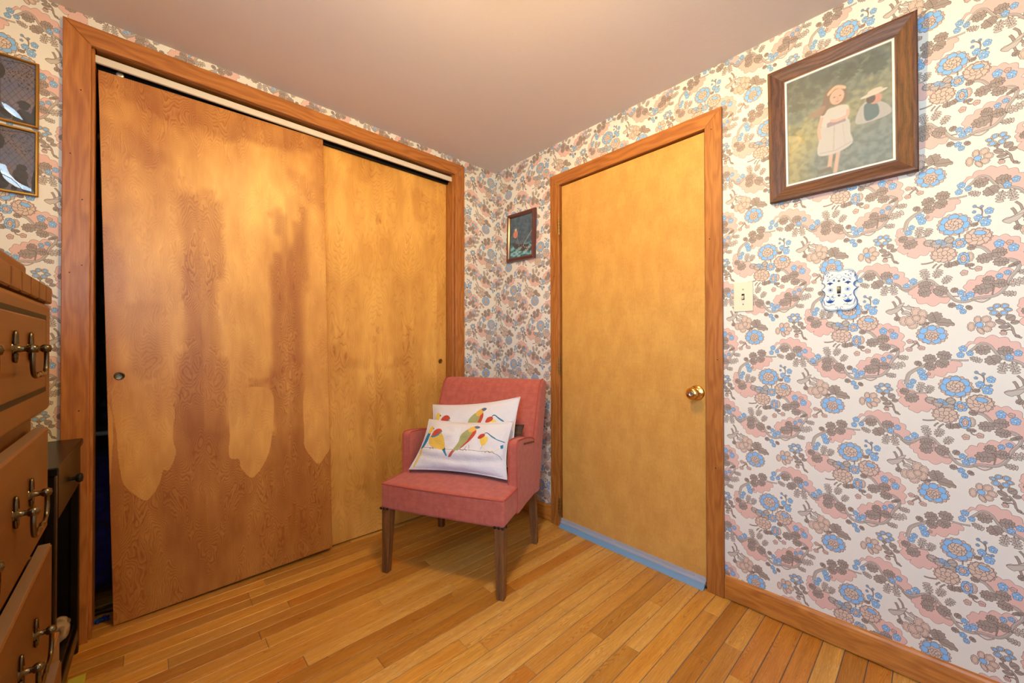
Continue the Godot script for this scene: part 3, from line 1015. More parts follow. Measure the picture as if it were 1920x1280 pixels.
# straight moulding: section (out, up) drawn along local x from a to b
func _moulding(mb: MB, sec: PackedVector2Array, a: float, b: float) -> void:
	var m := sec.size()
	for i in m:
		var p := sec[i]
		var q := sec[(i + 1) % m]
		var d := (q - p).normalized()
		var nn := Vector3(0, -d.x, d.y)
		mb.face([Vector3(a, p.y, p.x), Vector3(b, p.y, p.x), Vector3(b, q.y, q.x), Vector3(a, q.y, q.x)], nn)
	var ia := Geometry2D.triangulate_polygon(sec)
	for i in range(0, ia.size(), 3):
		for e in [[a, -1.0], [b, 1.0]]:
			mb.face([Vector3(e[0], sec[ia[i]].y, sec[ia[i]].x), Vector3(e[0], sec[ia[i + 1]].y, sec[ia[i + 1]].x), Vector3(e[0], sec[ia[i + 2]].y, sec[ia[i + 2]].x)], Vector3(e[1], 0, 0))

func _windowed(w: Node, xf: Transform3D, x0: float, x1: float, wx0: float, wx1: float, y0: float, y1: float) -> void:
	var f := Vector2(0.1, 0.7)
	_wall_piece(w, "wallpaper", xf, Vector2(x0 - 0.12, 0), Vector2(wx0, H), f)
	_wall_piece(w, "wallpaper", xf, Vector2(wx1, 0), Vector2(x1 + 0.12, H), f)
	_wall_piece(w, "wallpaper", xf, Vector2(wx0, 0), Vector2(wx1, y0), f)
	_wall_piece(w, "wallpaper", xf, Vector2(wx0, y1), Vector2(wx1, H), f)

func _window(xf: Transform3D, a: float, b: float, y0: float, y1: float) -> void:
	var w := struct("window_1" if not names_used.has("w1") else "window_2", "double-hung window with brown wooden casing")
	names_used["w1"] = 1
	var c := 0.07
	var polys := [
		["side_casing", [a - c, y0, a, y0, a, y1, a - c, y1 + c]], ["side_casing", [b, y0, b + c, y0, b + c, y1 + c, b, y1]],
		["head_casing", [a - c, y1 + c, a, y1, b, y1, b + c, y1 + c]], ["sill", [a - c - 0.02, y0 - 0.03, b + c + 0.02, y0 - 0.03, b + c + 0.02, y0, a - c - 0.02, y0]]]
	for p in polys:
		var mb := MB.new()
		mb.xf = xf
		mb.slab(pts(p[1]), 0.05 if p[0] == "sill" else T, 0.003)
		part(w, p[0], mb, M.trim)
	var ym := (y0 + y1) / 2
	for s in [[y0, ym + 0.015, -0.05], [ym - 0.015, y1, -0.085]]:
		var mb := MB.new()
		mb.xf = xf
		mb.box(Vector3(a + 0.02, (s[0] + s[1]) / 2, s[2]), Vector3(0.04, s[1] - s[0], 0.03), 0.003)
		mb.box(Vector3(b - 0.02, (s[0] + s[1]) / 2, s[2]), Vector3(0.04, s[1] - s[0], 0.03), 0.003)
		mb.box(Vector3((a + b) / 2, s[0] + 0.0225, s[2]), Vector3(b - a - 0.08, 0.045, 0.03), 0.003)
		mb.box(Vector3((a + b) / 2, s[1] - 0.0175, s[2]), Vector3(b - a - 0.08, 0.035, 0.03), 0.003)
		var sash := part(w, "sash", mb, M.white_paint)
		mb = MB.new()
		mb.xf = xf
		mb.box(Vector3((a + b) / 2, (s[0] + s[1]) / 2, s[2]), Vector3(b - a - 0.08, s[1] - s[0] - 0.08, 0.003))
		part(sash, "pane", mb, M.glass)

func _floor() -> void:
	var f := struct("floor", "oak strip floor, narrow honey boards running along the closet wall")
	var mb := MB.new()
	mb.box(Vector3(-1.175, -0.0525, 1.03), Vector3(2.35 + 0.24, 0.1, 3.56))
	part(f, "subfloor", mb, M.subfloor)
	var pitch := 0.0615
	var joints := {}      # butt joints seen in the photograph, by row
	for j in [[-1.499, 0.097], [-1.387, 0.281], [-1.502, 0.466], [-0.851, 0.712], [-1.884, 0.220], [-1.771, 0.343], [-0.932, 1.02], [-0.59, 1.265], [-0.26, 1.327], [-0.151, 1.512], [-0.637, 0.896], [-0.534, 1.143], [-0.57, 1.08], [-0.55, 1.36], [-0.417, 1.69]]:
		var row := int(floor((j[1] - 1.542) / pitch))
		if not joints.has(row): joints[row] = []
		joints[row].append(j[0])
	for row in range(-36, 21):
		var z0 := 1.542 + row * pitch
		var xs: Array = joints.get(row, [])
		var x := 0.0
		var cuts := [0.0]
		if xs.is_empty():
			x = -rng.randf_range(0.25, 1.2)
			while x > WX + 0.25:
				cuts.append(x)
				x -= rng.randf_range(0.55, 1.5)
		else:
			xs.sort(); xs.reverse()
			cuts.append_array(xs)
			x = xs[-1] - rng.randf_range(0.6, 1.2)
			while x > WX + 0.25:
				cuts.append(x)
				x -= rng.randf_range(0.6, 1.3)
		cuts.append(WX)
		for i in cuts.size() - 1:
			var a: float = cuts[i + 1]
			var b: float = cuts[i]
			mb = MB.new()
			mb.grain = Vector3(1, 0, 0)
			mb.uvs = Vector2(0.6, 2.4)
			mb.uvo = Vector2(rng.randf(), rng.randf())
			mb.box(Vector3((a + b) / 2, -0.01 + rng.randf_range(-0.0004, 0.0), z0 + pitch / 2), Vector3(b - a - 0.0014, 0.02, pitch - 0.0024), 0.0014)
			var m: Material = M.oak[rng.randi() % M.oak.size()]
			if a < -0.35 and b > -0.95 and z0 > 0.8 and z0 < 1.22 and (row % 3) != 0:
				m = M.oak_worn
			part(f, "plank", mb, m)

func _casing(p: Node, called: String, xf: Transform3D, poly: Array, along: Vector3, sd: float, m: Material = null) -> void:
	var mb := MB.new()
	mb.xf = xf
	mb.grain = along
	mb.uvs = Vector2(0.7, 5.0)
	mb.uvo = Vector2(sd, sd * 0.7)
	mb.slab(pts(poly), T, 0.003)
	part(p, called, mb, m if m else M.trim)

func _closet() -> void:
	var xl := -2.0535
	var xr := -0.2874
	var ht := 2.2683
	var c := 0.0705
	var up := Vector3(0, 1, 0)
	var t := struct("trim_1", "wide orange brown wooden casing around the closet")
	var I := Transform3D.IDENTITY
	_casing(t, "side_casing", I, [xl, 0, xl + c, 0, xl + c, ht - c, xl, ht], up, 0.1)
	_casing(t, "side_casing", I, [xr - c, 0, xr, 0, xr, ht, xr - c, ht - c], up, 0.4)
	_casing(t, "head_casing", I, [xl, ht, xl + c, ht - c, xr - c, ht - c, xr, ht], Vector3(1, 0, 0), 0.7)
	for s in [[xl + c - 0.012 + 0.02, -1.0], [xr - c + 0.012 - 0.02, 1.0]]:
		var mb := MB.new()
		mb.grain = up; mb.uvs = Vector2(0.7, 5.0); mb.uvo = Vector2(s[1], 0.2)
		mb.box(Vector3(s[0] + s[1] * 0.009, (ht - c + 0.006) / 2, -0.066), Vector3(0.018, ht - c + 0.006, 0.125), 0.002)
		part(t, "side_jamb", mb, M.trim)
	var mb := MB.new()
	mb.grain = Vector3(1, 0, 0); mb.uvs = Vector2(0.7, 5.0)
	mb.box(Vector3((xl + xr) / 2, ht - c + 0.009, -0.066), Vector3(xr - xl - 2 * c - 0.02, 0.018, 0.125), 0.002)
	part(t, "head_jamb", mb, M.trim)
	# nail holes of the casing
	mb = MB.new()
	for p in [[xl + 0.02, 1.78], [xl + 0.05, 1.62], [xl + 0.05, 1.38], [xl + 0.045, 0.85], [xl + 0.02, 1.35], [xl + 0.045, 2.02]]:
		mb.box(Vector3(p[0], p[1], T), Vector3(0.004, 0.004, 0.0012))
	part(t, "nail_heads", mb, M.iron)
	# white fascia that hides the sliding track, and the track below it
	t = struct("trim_2", "off-white fascia strip over the closet sliding track")
	mb = MB.new()
	mb.box(Vector3((xl + xr) / 2, 2.172, -0.022), Vector3(xr - xl - 2 * c + 0.0, 0.028, 0.012), 0.002)
	part(t, "fascia", mb, M.white_paint)
	mb = MB.new()
	mb.box(Vector3((xl + xr) / 2, 2.180, -0.075), Vector3(xr - xl - 2 * c - 0.01, 0.03, 0.085), 0.002)
	mb.box(Vector3((xl + xr) / 2, 2.166, -0.062), Vector3(xr - xl - 2 * c - 0.01, 0.03, 0.004))
	part(t, "track_rail", mb, M.dark_metal)
	# left sliding door hangs askew
	var d := struct("door_1", "brown figured birch sliding closet door, hanging askew")
	d.position = Vector3(-1.919, 0.002, -0.035)
	d.rotation.z = 0.0235
	mb = MB.new()
	mb.fit = Rect2(0, 0, 0.812, 2.14)
	mb.box(Vector3(0.406, 1.07, -0.0165), Vector3(0.812, 2.14, 0.033), 0.0015)
	part(d, "slab", mb, M.birch_brown)
	_finger_pull(d, Vector3(0.035, 0.965, 0))
	mb = MB.new()
	mb.xf = Transform3D(Basis(Vector3(1, 0, 0), PI / 2), Vector3(0.06, 2.148, -0.006))
	mb.lathe([[0.0, 0.004], [0.006, 0.004], [0.011, 0.003], [0.012, 0.0], [0.012, -0.004], [0.0, -0.004]], 20)
	part(d, "roller", mb, M.steel)
	d = struct("door_2", "honey coloured birch sliding closet door")
	d.position = Vector3(-1.18, 0.007, -0.08)
	mb = MB.new()
	mb.fit = Rect2(0, 0, 0.812, 2.148)
	mb.box(Vector3(0.406, 1.074, -0.0165), Vector3(0.812, 2.148, 0.033), 0.0015)
	part(d, "slab", mb, M.birch_honey)
	_finger_pull(d, Vector3(0.767, 0.972, 0))

func _finger_pull(d: Node, at: Vector3) -> void:
	var mb := MB.new()
	mb.xf = Transform3D(Basis(Vector3(1, 0, 0), PI / 2), at)
	mb.lathe([[0.0, 0.0006], [0.009, 0.0006], [0.0105, 0.0012], [0.0115, 0.0030], [0.0145, 0.0030], [0.016, 0.0008], [0.016, 0.0]], 28)
	part(d, "finger_pull", mb, M.old_brass if at.x > 0.5 else M.nickel)

func _entry_door() -> void:
	var a := 0.5324
	var b := 1.5142
	var ht := 2.115
	var c := 0.07
	var up := Vector3(0, 1, 0)
	var t := struct("trim_3", "orange brown wooden casing around the slab door")
	_casing(t, "side_casing", XE, [a, 0, a + c, 0, a + c, ht - c, a, ht], up, 0.25)
	_casing(t, "side_casing", XE, [b - c, 0, b, 0, b, ht, b - c, ht - c], up, 0.55)
	_casing(t, "head_casing", XE, [a, ht, a + c, ht - c, b - c, ht - c, b, ht], Vector3(1, 0, 0), 0.85)
	var mb := MB.new()
	for s in [a + c - 0.003, b - c + 0.003]:
		mb = MB.new()
		mb.xf = XE
		mb.grain = up; mb.uvs = Vector2(0.7, 5.0)
		mb.box(Vector3(s - 0.0075 if s < 1.0 else s + 0.0075, (ht - c) / 2, -0.06), Vector3(0.015, ht - c, 0.119), 0.001)
		part(t, "side_jamb", mb, M.trim)
	mb = MB.new()
	mb.xf = XE
	mb.box(Vector3((a + b) / 2, ht - c + 0.008, -0.06), Vector3(b - a - 2 * c + 0.02, 0.014, 0.119), 0.001)
	part(t, "head_jamb", mb, M.trim)
	mb = MB.new()
	mb.xf = XE
	for p in [[a + 0.035, 2.06], [b - 0.04, 2.03], [b - 0.05, 1.55], [a + 0.03, 1.5], [b - 0.02, 1.02], [a + 0.02, 0.12], [b - 0.03, 0.55]]:
		mb.box(Vector3(p[0], p[1], T), Vector3(0.004, 0.004, 0.0012))
	part(t, "nail_heads", mb, M.iron)
	for st in [[0.612, 0.012, 1.02, 2.04], [1.438, 0.012, 1.02, 2.04]]:
		mb = MB.new()
		mb.xf = XE
		mb.grain = up; mb.uvs = Vector2(0.7, 5.0)
		mb.box(Vector3(st[0], st[2], -0.041), Vector3(0.03, st[3], 0.012), 0.001)
		part(t, "door_stop", mb, M.trim)
	mb = MB.new()
	mb.xf = XE
	mb.box(Vector3(1.025, 2.033, -0.041), Vector3(0.80, 0.026, 0.012), 0.001)
	part(t, "door_stop", mb, M.trim)
	mb = MB.new()
	mb.xf = XE
	mb.box(Vector3(1.025, 0.012, -0.066), Vector3(0.86, 0.024, 0.1), 0.003)
	part(t, "threshold", mb, M.trim)
	# slab, set just behind the face of the wall
	var d := struct("door_3", "golden birch slab door with brass knob")
	mb = MB.new()
	mb.xf = XE
	mb.fit = Rect2(0.612, 0.03, 0.826, 2.008)
	mb.box(Vector3(1.025, 1.034, -0.015), Vector3(0.826, 2.008, 0.035), 0.0015)
	part(d, "slab", mb, M.burl)
	for y in [[1.743, 1.839], [0.911, 1.01], [0.069, 0.173]]:
		mb = MB.new()
		mb.xf = Transform3D(Basis.IDENTITY, Vector3(-0.0235, y[0], 0.6075))
		var hh: float = y[1] - y[0]
		mb.lathe([[0.0, -0.006], [0.003, -0.005], [0.004, 0.0], [0.0062, 0.0], [0.0062, hh], [0.004, hh], [0.003, hh + 0.005], [0.0, hh + 0.006]], 14)
		var hinge := part(d, "hinge", mb, M.old_brass)
		mb = MB.new()
		for k in 4:
			mb.box(Vector3(-0.0235, y[0] + hh * (k + 1) / 5.0, 0.6075), Vector3(0.0132, 0.0012, 0.0132))
		part(hinge, "knuckle_gap", mb, M.iron)
	# knob
	mb = MB.new()
	mb.xf = Transform3D(Basis(Vector3(0, 0, 1), PI / 2), Vector3(-0.002, 0.868, 1.4))
	mb.lathe([[0.034, 0.0], [0.034, 0.002], [0.031, 0.006], [0.022, 0.010], [0.014, 0.012], [0.012, 0.018]], 36)
	var rose := part(d, "knob_rosette", mb, M.brass)
	mb = MB.new()
	mb.xf = Transform3D(Basis(Vector3(0, 0, 1), PI / 2), Vector3(-0.002, 0.868, 1.4))
	mb.lathe([[0.011, 0.014], [0.012, 0.026], [0.018, 0.031], [0.0255, 0.039], [0.028, 0.048], [0.0275, 0.054], [0.025, 0.060], [0.019, 0.064], [0.011, 0.0655], [0.0105, 0.0655]], 36)
	part(rose, "knob", mb, M.brass)
	mb = MB.new()
	mb.xf = Transform3D(Basis(Vector3(0, 0, 1), PI / 2), Vector3(-0.002, 0.868, 1.4))
	mb.lathe([[0.0105, 0.0655], [0.0095, 0.067], [0.0075, 0.0655], [0.007, 0.063], [0.0, 0.063]], 24)
	mb.box(Vector3(0, 0.0632, 0), Vector3(0.009, 0.001, 0.0022))
	part(rose, "lock_cylinder", mb, M.steel)
	# bottom seal: screwed metal strip with a sloping vinyl flap
	mb = MB.new()
	mb.xf = XE
	_moulding(mb, PackedVector2Array([Vector2(0.003, 0.028), Vector2(0.0055, 0.028), Vector2(0.0055, 0.051), Vector2(0.003, 0.051)]), 0.604, 1.436)
	_moulding(mb, PackedVector2Array([Vector2(0.003, 0.021), Vector2(0.012, 0.021), Vector2(0.013, 0.026), Vector2(0.010, 0.033), Vector2(0.003, 0.034)]), 0.604, 1.436)
	var seal := part(d, "door_sweep", mb, mat(Color(0.70, 0.75, 0.84), 0.32, 0.35))
	mb = MB.new()
	mb.xf = XE
	_moulding(mb, PackedVector2Array([Vector2(0.008, 0.024), Vector2(0.012, 0.022), Vector2(0.020, 0.012), Vector2(0.031, 0.001), Vector2(0.027, 0.001), Vector2(0.016, 0.011)]), 0.604, 1.434)
	part(seal, "vinyl_flap", mb, mat(Color(0.42, 0.58, 0.72), 0.5))
	for k in 6:
		mb = MB.new()
		mb.xf = Transform3D(Basis(Vector3(0, 0, 1), PI / 2), Vector3(-0.0055, 0.043, 0.66 + k * 0.145))
		mb.lathe([[0.0035, 0.0], [0.003, 0.0012], [0.0, 0.0016]], 10)
		part(seal, "screw", mb, M.steel)

# ---------------------------------------------------------------- armchair (local x across, y up, z towards its front)
const CHAIR_AT := Vector3(-0.8632, 0, 0.6075)
const CHAIR_TURN := -1.10272

func _side_slab(mb: MB, prof: Array, x0: float, x1: float, r: float, steps := 3) -> void:
	# section given as depth from the front and height
	var p := smooth(pts(prof), 3, true)
	mb.xf = Transform3D(Basis(Vector3(0, 0, -1), Vector3(0, 1, 0), Vector3(1, 0, 0)), Vector3(x0, 0, 0))
	mb.uvs = Vector2(4.5, 4.5)
	mb.slab(p, x1 - x0, r, steps)

func _armchair() -> void:
	var t := thing("armchair", "salmon red upholstered armchair with short worn wooden legs in the corner", "armchair", CHAIR_AT, CHAIR_TURN)
	var mb := MB.new()
	mb.uvs = Vector2(4.5, 4.5)
	mb.rbox(Vector3(0, 0.3655, -0.235), Vector3(0.633, 0.123, 0.47), 0.016, 3, 8, func(p: Vector3) -> Vector3:
		var a := p.x / 0.317
		var b := (p.z + 0.235) / 0.235
		var k := clampf((p.y - 0.31) / 0.117, 0.0, 1.0)
		p.y += 0.018 * k * (1.0 - a * a) * (1.0 - b * b * 0.9)
		p.z += 0.007 * (1.0 - a * a) * maxf(b, 0.0) * (1.0 - absf(p.y - 0.365) * 8.0)
		return p)
	part(t, "seat", mb, M.fabric)
	# backrest: one leaning slab with a rolled top
	mb = MB.new()
	_side_slab(mb, [0.36, 0.36, 0.385, 0.43, 0.4535, 0.569, 0.525, 0.735, 0.572, 0.84, 0.592, 0.868, 0.62, 0.883, 0.655, 0.886, 0.684, 0.878, 0.699, 0.858, 0.694, 0.82, 0.62, 0.55, 0.548, 0.30, 0.52, 0.288, 0.45, 0.30], -0.3165, 0.3165, 0.018)
	part(t, "backrest", mb, M.fabric)
	for s in [-1.0, 1.0]:
		mb = MB.new()
		var a: float = 0.2695 if s > 0 else -0.3165
		_side_slab(mb, [0.172, 0.302, 0.171, 0.40, 0.171, 0.52, 0.172, 0.61, 0.181, 0.629, 0.20, 0.6345, 0.30, 0.624, 0.40, 0.604, 0.455, 0.580, 0.50, 0.56, 0.545, 0.45, 0.535, 0.297, 0.45, 0.297, 0.30, 0.299], a - 0.0005 if s < 0 else a, a + 0.047 if s < 0 else a + 0.0475, 0.008)
		var arm := part(t, "arm", mb, M.fabric)
		# welt round the front of the arm and along its top
		mb = MB.new()
		for e in [0.0035, 0.0435]:
			var line := []
			for q in smooth(pts([0.172, 0.43, 0.1705, 0.52, 0.171, 0.61, 0.181, 0.6305, 0.20, 0.636, 0.30, 0.6255, 0.40, 0.6055, 0.452, 0.583]), 4):
				line.append(Vector3(a + e, q.y, -q.x))
			mb.tube(line, 0.0035, 6)
		part(arm, "welt", mb, M.piping)
		mb = MB.new()
		for k in 11:
			mb.box(Vector3(s * 0.3175, 0.6045 - 0.0026 * k, -0.265 - k * 0.0165), Vector3(0.003, 0.009, 0.0035))
		part(arm, "tacks", mb, M.iron)
		# welt down the front edge of the backrest
		mb = MB.new()
		var side := []
		for q in smooth(pts([0.455, 0.585, 0.528, 0.745, 0.572, 0.842, 0.59, 0.868, 0.62, 0.885, 0.655, 0.888]), 4):
			side.append(Vector3(s * 0.305, q.y, -q.x + 0.003))
		mb.tube(side, 0.0035, 6)
		part(t, "back_welt", mb, M.piping)
		# seam where the side panel meets the seat front
		mb = MB.new()
		mb.tube([Vector3(s * 0.3175, 0.305, -0.168), Vector3(s * 0.3178, 0.36, -0.168), Vector3(s * 0.3175, 0.43, -0.169)], 0.003, 6)
		part(t, "side_seam", mb, M.piping)
	mb = MB.new()
	var welt := []
	for q in smooth(pts([-0.315, -0.168, -0.3155, -0.05, -0.312, -0.012, -0.298, -0.002, -0.15, 0.003, 0.0, 0.005, 0.15, 0.003, 0.298, -0.002, 0.312, -0.012, 0.3155, -0.05, 0.315, -0.168]), 4):
		welt.append(Vector3(q.x, 0.4225, q.y - 0.0015))
	mb.tube(welt, 0.004, 6)
	part(t, "seat_welt", mb, M.piping)
	mb = MB.new()
	mb.xf = Transform3D(Basis(Vector3(1, 0, 0), PI / 2 - 0.4), Vector3(0.0, 0.755, -0.535))
	mb.lathe([[0.009, -0.002], [0.009, 0.003], [0.006, 0.006], [0.0, 0.007]], 16)
	part(t, "button", mb, M.piping)
	# tapered legs; the front pair carries a row of nail heads
	for s in [-1.0, 1.0]:
		for f in [0, 1]:
			mb = MB.new()
			mb.grain = Vector3(0, 1, 0)
			mb.uvs = Vector2(3.0, 9.0)
			mb.uvo = Vector2(s * 0.3, f * 0.4)
			var top := Vector3(s * 0.291, 0.306, -0.027) if f == 0 else Vector3(s * 0.288, 0.30, -0.49)
			var foot := Vector3(s * 0.297, 0.0, -0.02) if f == 0 else Vector3(s * 0.292, 0.0, -0.525)
			_leg(mb, top, foot, 0.048 if f == 0 else 0.042, 0.033)
			var leg := part(t, "leg", mb, M.leg)
			if f == 0:
				for k in 4:
					mb = MB.new()
					var at := Vector3(s * (0.312 - 0.018 * k), 0.309, 0.0035) if k < 3 else Vector3(s * 0.3185, 0.309, -0.02)
					mb.xf = Transform3D(Basis(Vector3(1, 0, 0), PI / 2) if k < 3 else Basis(Vector3(0, 0, 1), -PI / 2 * s), at)
					mb.lathe([[0.0065, 0.0], [0.0055, 0.003], [0.003, 0.0048], [0.0, 0.0052]], 12)
					part(leg, "nail_head", mb, M.iron)

func _leg(mb: MB, top: Vector3, foot: Vector3, a: float, b: float) -> void:
	var q := []
	for e in [[top, a / 2], [foot, b / 2]]:
		var h: float = e[1]
		var c := h * 0.18
		var ring := []
		for k in [[-h + c, -h], [h - c, -h], [h, -h + c], [h, h - c], [h - c, h], [-h + c, h], [-h, h - c], [-h, -h + c]]:
			ring.append(e[0] + Vector3(k[0], 0, k[1]))
		q.append(ring)
	for i in 8:
		var j := (i + 1) % 8
		var m: Vector3 = (q[0][i] + q[0][j]) / 2 - top
		mb.face([q[0][i], q[0][j], q[1][j], q[1][i]], Vector3(m.x, 0, m.z).normalized())
	mb.face(q[0], Vector3(0, 1, 0))
	mb.face(q[1], Vector3(0, -1, 0))

# ---------------------------------------------------------------- cushions
func _birds() -> ImageTexture:
	var W := 640
	var Hh := 400
	var P := Pic.new(W, Hh, Color(0.83, 0.84, 0.87))
	var r := RandomNumberGenerator.new()
	r.seed = 12
	var s := Vector2(W, Hh)
	var yellow := Color(0.82, 0.69, 0.30)
	var red := Color(0.70, 0.25, 0.18)
	var blue := Color(0.10, 0.48, 0.66)
	var green := Color(0.60, 0.62, 0.42)
	var ink := Color(0.13, 0.14, 0.17)
	# wire
	P.line(smooth(pts([0.07, 0.585, 0.18, 0.60, 0.3, 0.605, 0.42, 0.61, 0.55, 0.595, 0.7, 0.60, 0.84, 0.60, 0.93, 0.64, 0.96, 0.70], s), 5), 2.2, ink)
	for x in [0.19, 0.50, 0.56, 0.8, 0.85]:
		P.line(smooth(pts([x - 0.02, 0.59, x - 0.01, 0.62, x + 0.01, 0.58, x + 0.03, 0.615], s), 4), 1.8, ink)
	# slim parrot at the left edge
	P.poly(smooth(pts([0.045, 0.58, 0.075, 0.6, 0.055, 0.94, 0.03, 0.93], s), 4, true), Color(0.88, 0.78, 0.42))
	P.poly(smooth(pts([0.085, 0.25, 0.105, 0.34, 0.10, 0.45, 0.07, 0.60, 0.035, 0.6, 0.045, 0.42, 0.06, 0.30], s), 4, true), blue)
	P.poly(smooth(pts([0.06, 0.22, 0.085, 0.16, 0.115, 0.18, 0.12, 0.23, 0.10, 0.30, 0.07, 0.31], s), 4, true), Color(0.84, 0.74, 0.30))
	P.poly(pts([0.115, 0.19, 0.135, 0.215, 0.118, 0.235], s), Color(0.35, 0.25, 0.2))
	# round yellow bird with red head
	P.poly(pts([0.315, 0.6, 0.345, 0.575, 0.395, 0.72, 0.385, 0.735], s), blue)
	P.poly(pts([0.315, 0.6, 0.345, 0.575, 0.355, 0.60, 0.325, 0.63], s), ink)
	P.poly(smooth(pts([0.125, 0.36, 0.18, 0.34, 0.25, 0.30, 0.30, 0.40, 0.345, 0.57, 0.31, 0.62, 0.22, 0.59, 0.15, 0.54, 0.122, 0.45], s), 4, true), yellow)
	P.poly(smooth(pts([0.125, 0.37, 0.16, 0.40, 0.22, 0.36, 0.258, 0.29, 0.25, 0.26, 0.20, 0.33, 0.15, 0.36], s), 4, true), blue)
	P.poly(smooth(pts([0.13, 0.35, 0.14, 0.27, 0.18, 0.22, 0.225, 0.22, 0.252, 0.27, 0.21, 0.335, 0.16, 0.37], s), 4, true), red)
	P.oval(0.19 * W, 0.28 * Hh, 2.2, 2.2, ink)
	# green bird with red wing, leaning left
	P.poly(pts([0.445, 0.60, 0.475, 0.62, 0.43, 0.74, 0.405, 0.745], s), Color(0.66, 0.30, 0.24))
	P.poly(smooth(pts([0.63, 0.20, 0.645, 0.27, 0.62, 0.38, 0.56, 0.50, 0.51, 0.585, 0.55, 0.42, 0.59, 0.30], s), 4, true), red)
	P.poly(smooth(pts([0.56, 0.19, 0.60, 0.20, 0.605, 0.28, 0.57, 0.42, 0.51, 0.57, 0.46, 0.63, 0.445, 0.60, 0.475, 0.47, 0.48, 0.34, 0.52, 0.24], s), 4, true), green)
	P.poly(smooth(pts([0.55, 0.20, 0.59, 0.14, 0.63, 0.13, 0.64, 0.19, 0.61, 0.25, 0.57, 0.26], s), 4, true), Color(0.84, 0.68, 0.30))
	P.poly(smooth(pts([0.61, 0.14, 0.635, 0.115, 0.665, 0.13, 0.67, 0.155, 0.64, 0.18], s), 4, true), Color(0.33, 0.38, 0.48))
	# small bird with red head and long blue tail
	P.poly(smooth(pts([0.70, 0.36, 0.76, 0.33, 0.79, 0.36, 0.78, 0.46, 0.74, 0.50, 0.715, 0.45], s), 4, true), Color(0.88, 0.76, 0.34))
	P.line(smooth(pts([0.75, 0.53, 0.82, 0.585, 0.88, 0.58, 0.94, 0.50], s), 4), 3.0, Color(0.88, 0.78, 0.5))
	P.poly(smooth(pts([0.675, 0.35, 0.70, 0.295, 0.745, 0.285, 0.75, 0.33, 0.71, 0.375, 0.68, 0.375], s), 4, true), red)
	P.line(smooth(pts([0.75, 0.27, 0.775, 0.265, 0.83, 0.33, 0.90, 0.375, 0.975, 0.395], s), 5), 6.0, blue)
	P.line(smooth(pts([0.74, 0.285, 0.76, 0.262, 0.80, 0.29, 0.87, 0.35], s), 5), 2.4, ink)
	P.poly(pts([0.935, 0.47, 0.965, 0.44, 0.97, 0.50, 0.945, 0.52], s), blue)
	# legs, and embroidery stipple on the birds
	for l in [[0.185, 0.57, 0.175, 0.6], [0.205, 0.58, 0.21, 0.61], [0.575, 0.53, 0.56, 0.59], [0.60, 0.5, 0.61, 0.57], [0.74, 0.50, 0.73, 0.56]]:
		P.line(pts(l, s), 1.8, ink)
	for i in 1500:
		var x := r.randi() % W
		var y := r.randi() % Hh
		var k := (y * W + x) * 3
		var lum := P.d[k] + P.d[k + 1] + P.d[k + 2]
		if lum < 560:
			P.oval(x, y, 1.4, 1.0, Color8(P.d[k], P.d[k + 1], P.d[k + 2]).darkened(0.35) if i % 2 else Color8(P.d[k], P.d[k + 1], P.d[k + 2]).lightened(0.25))
	return P.tex()

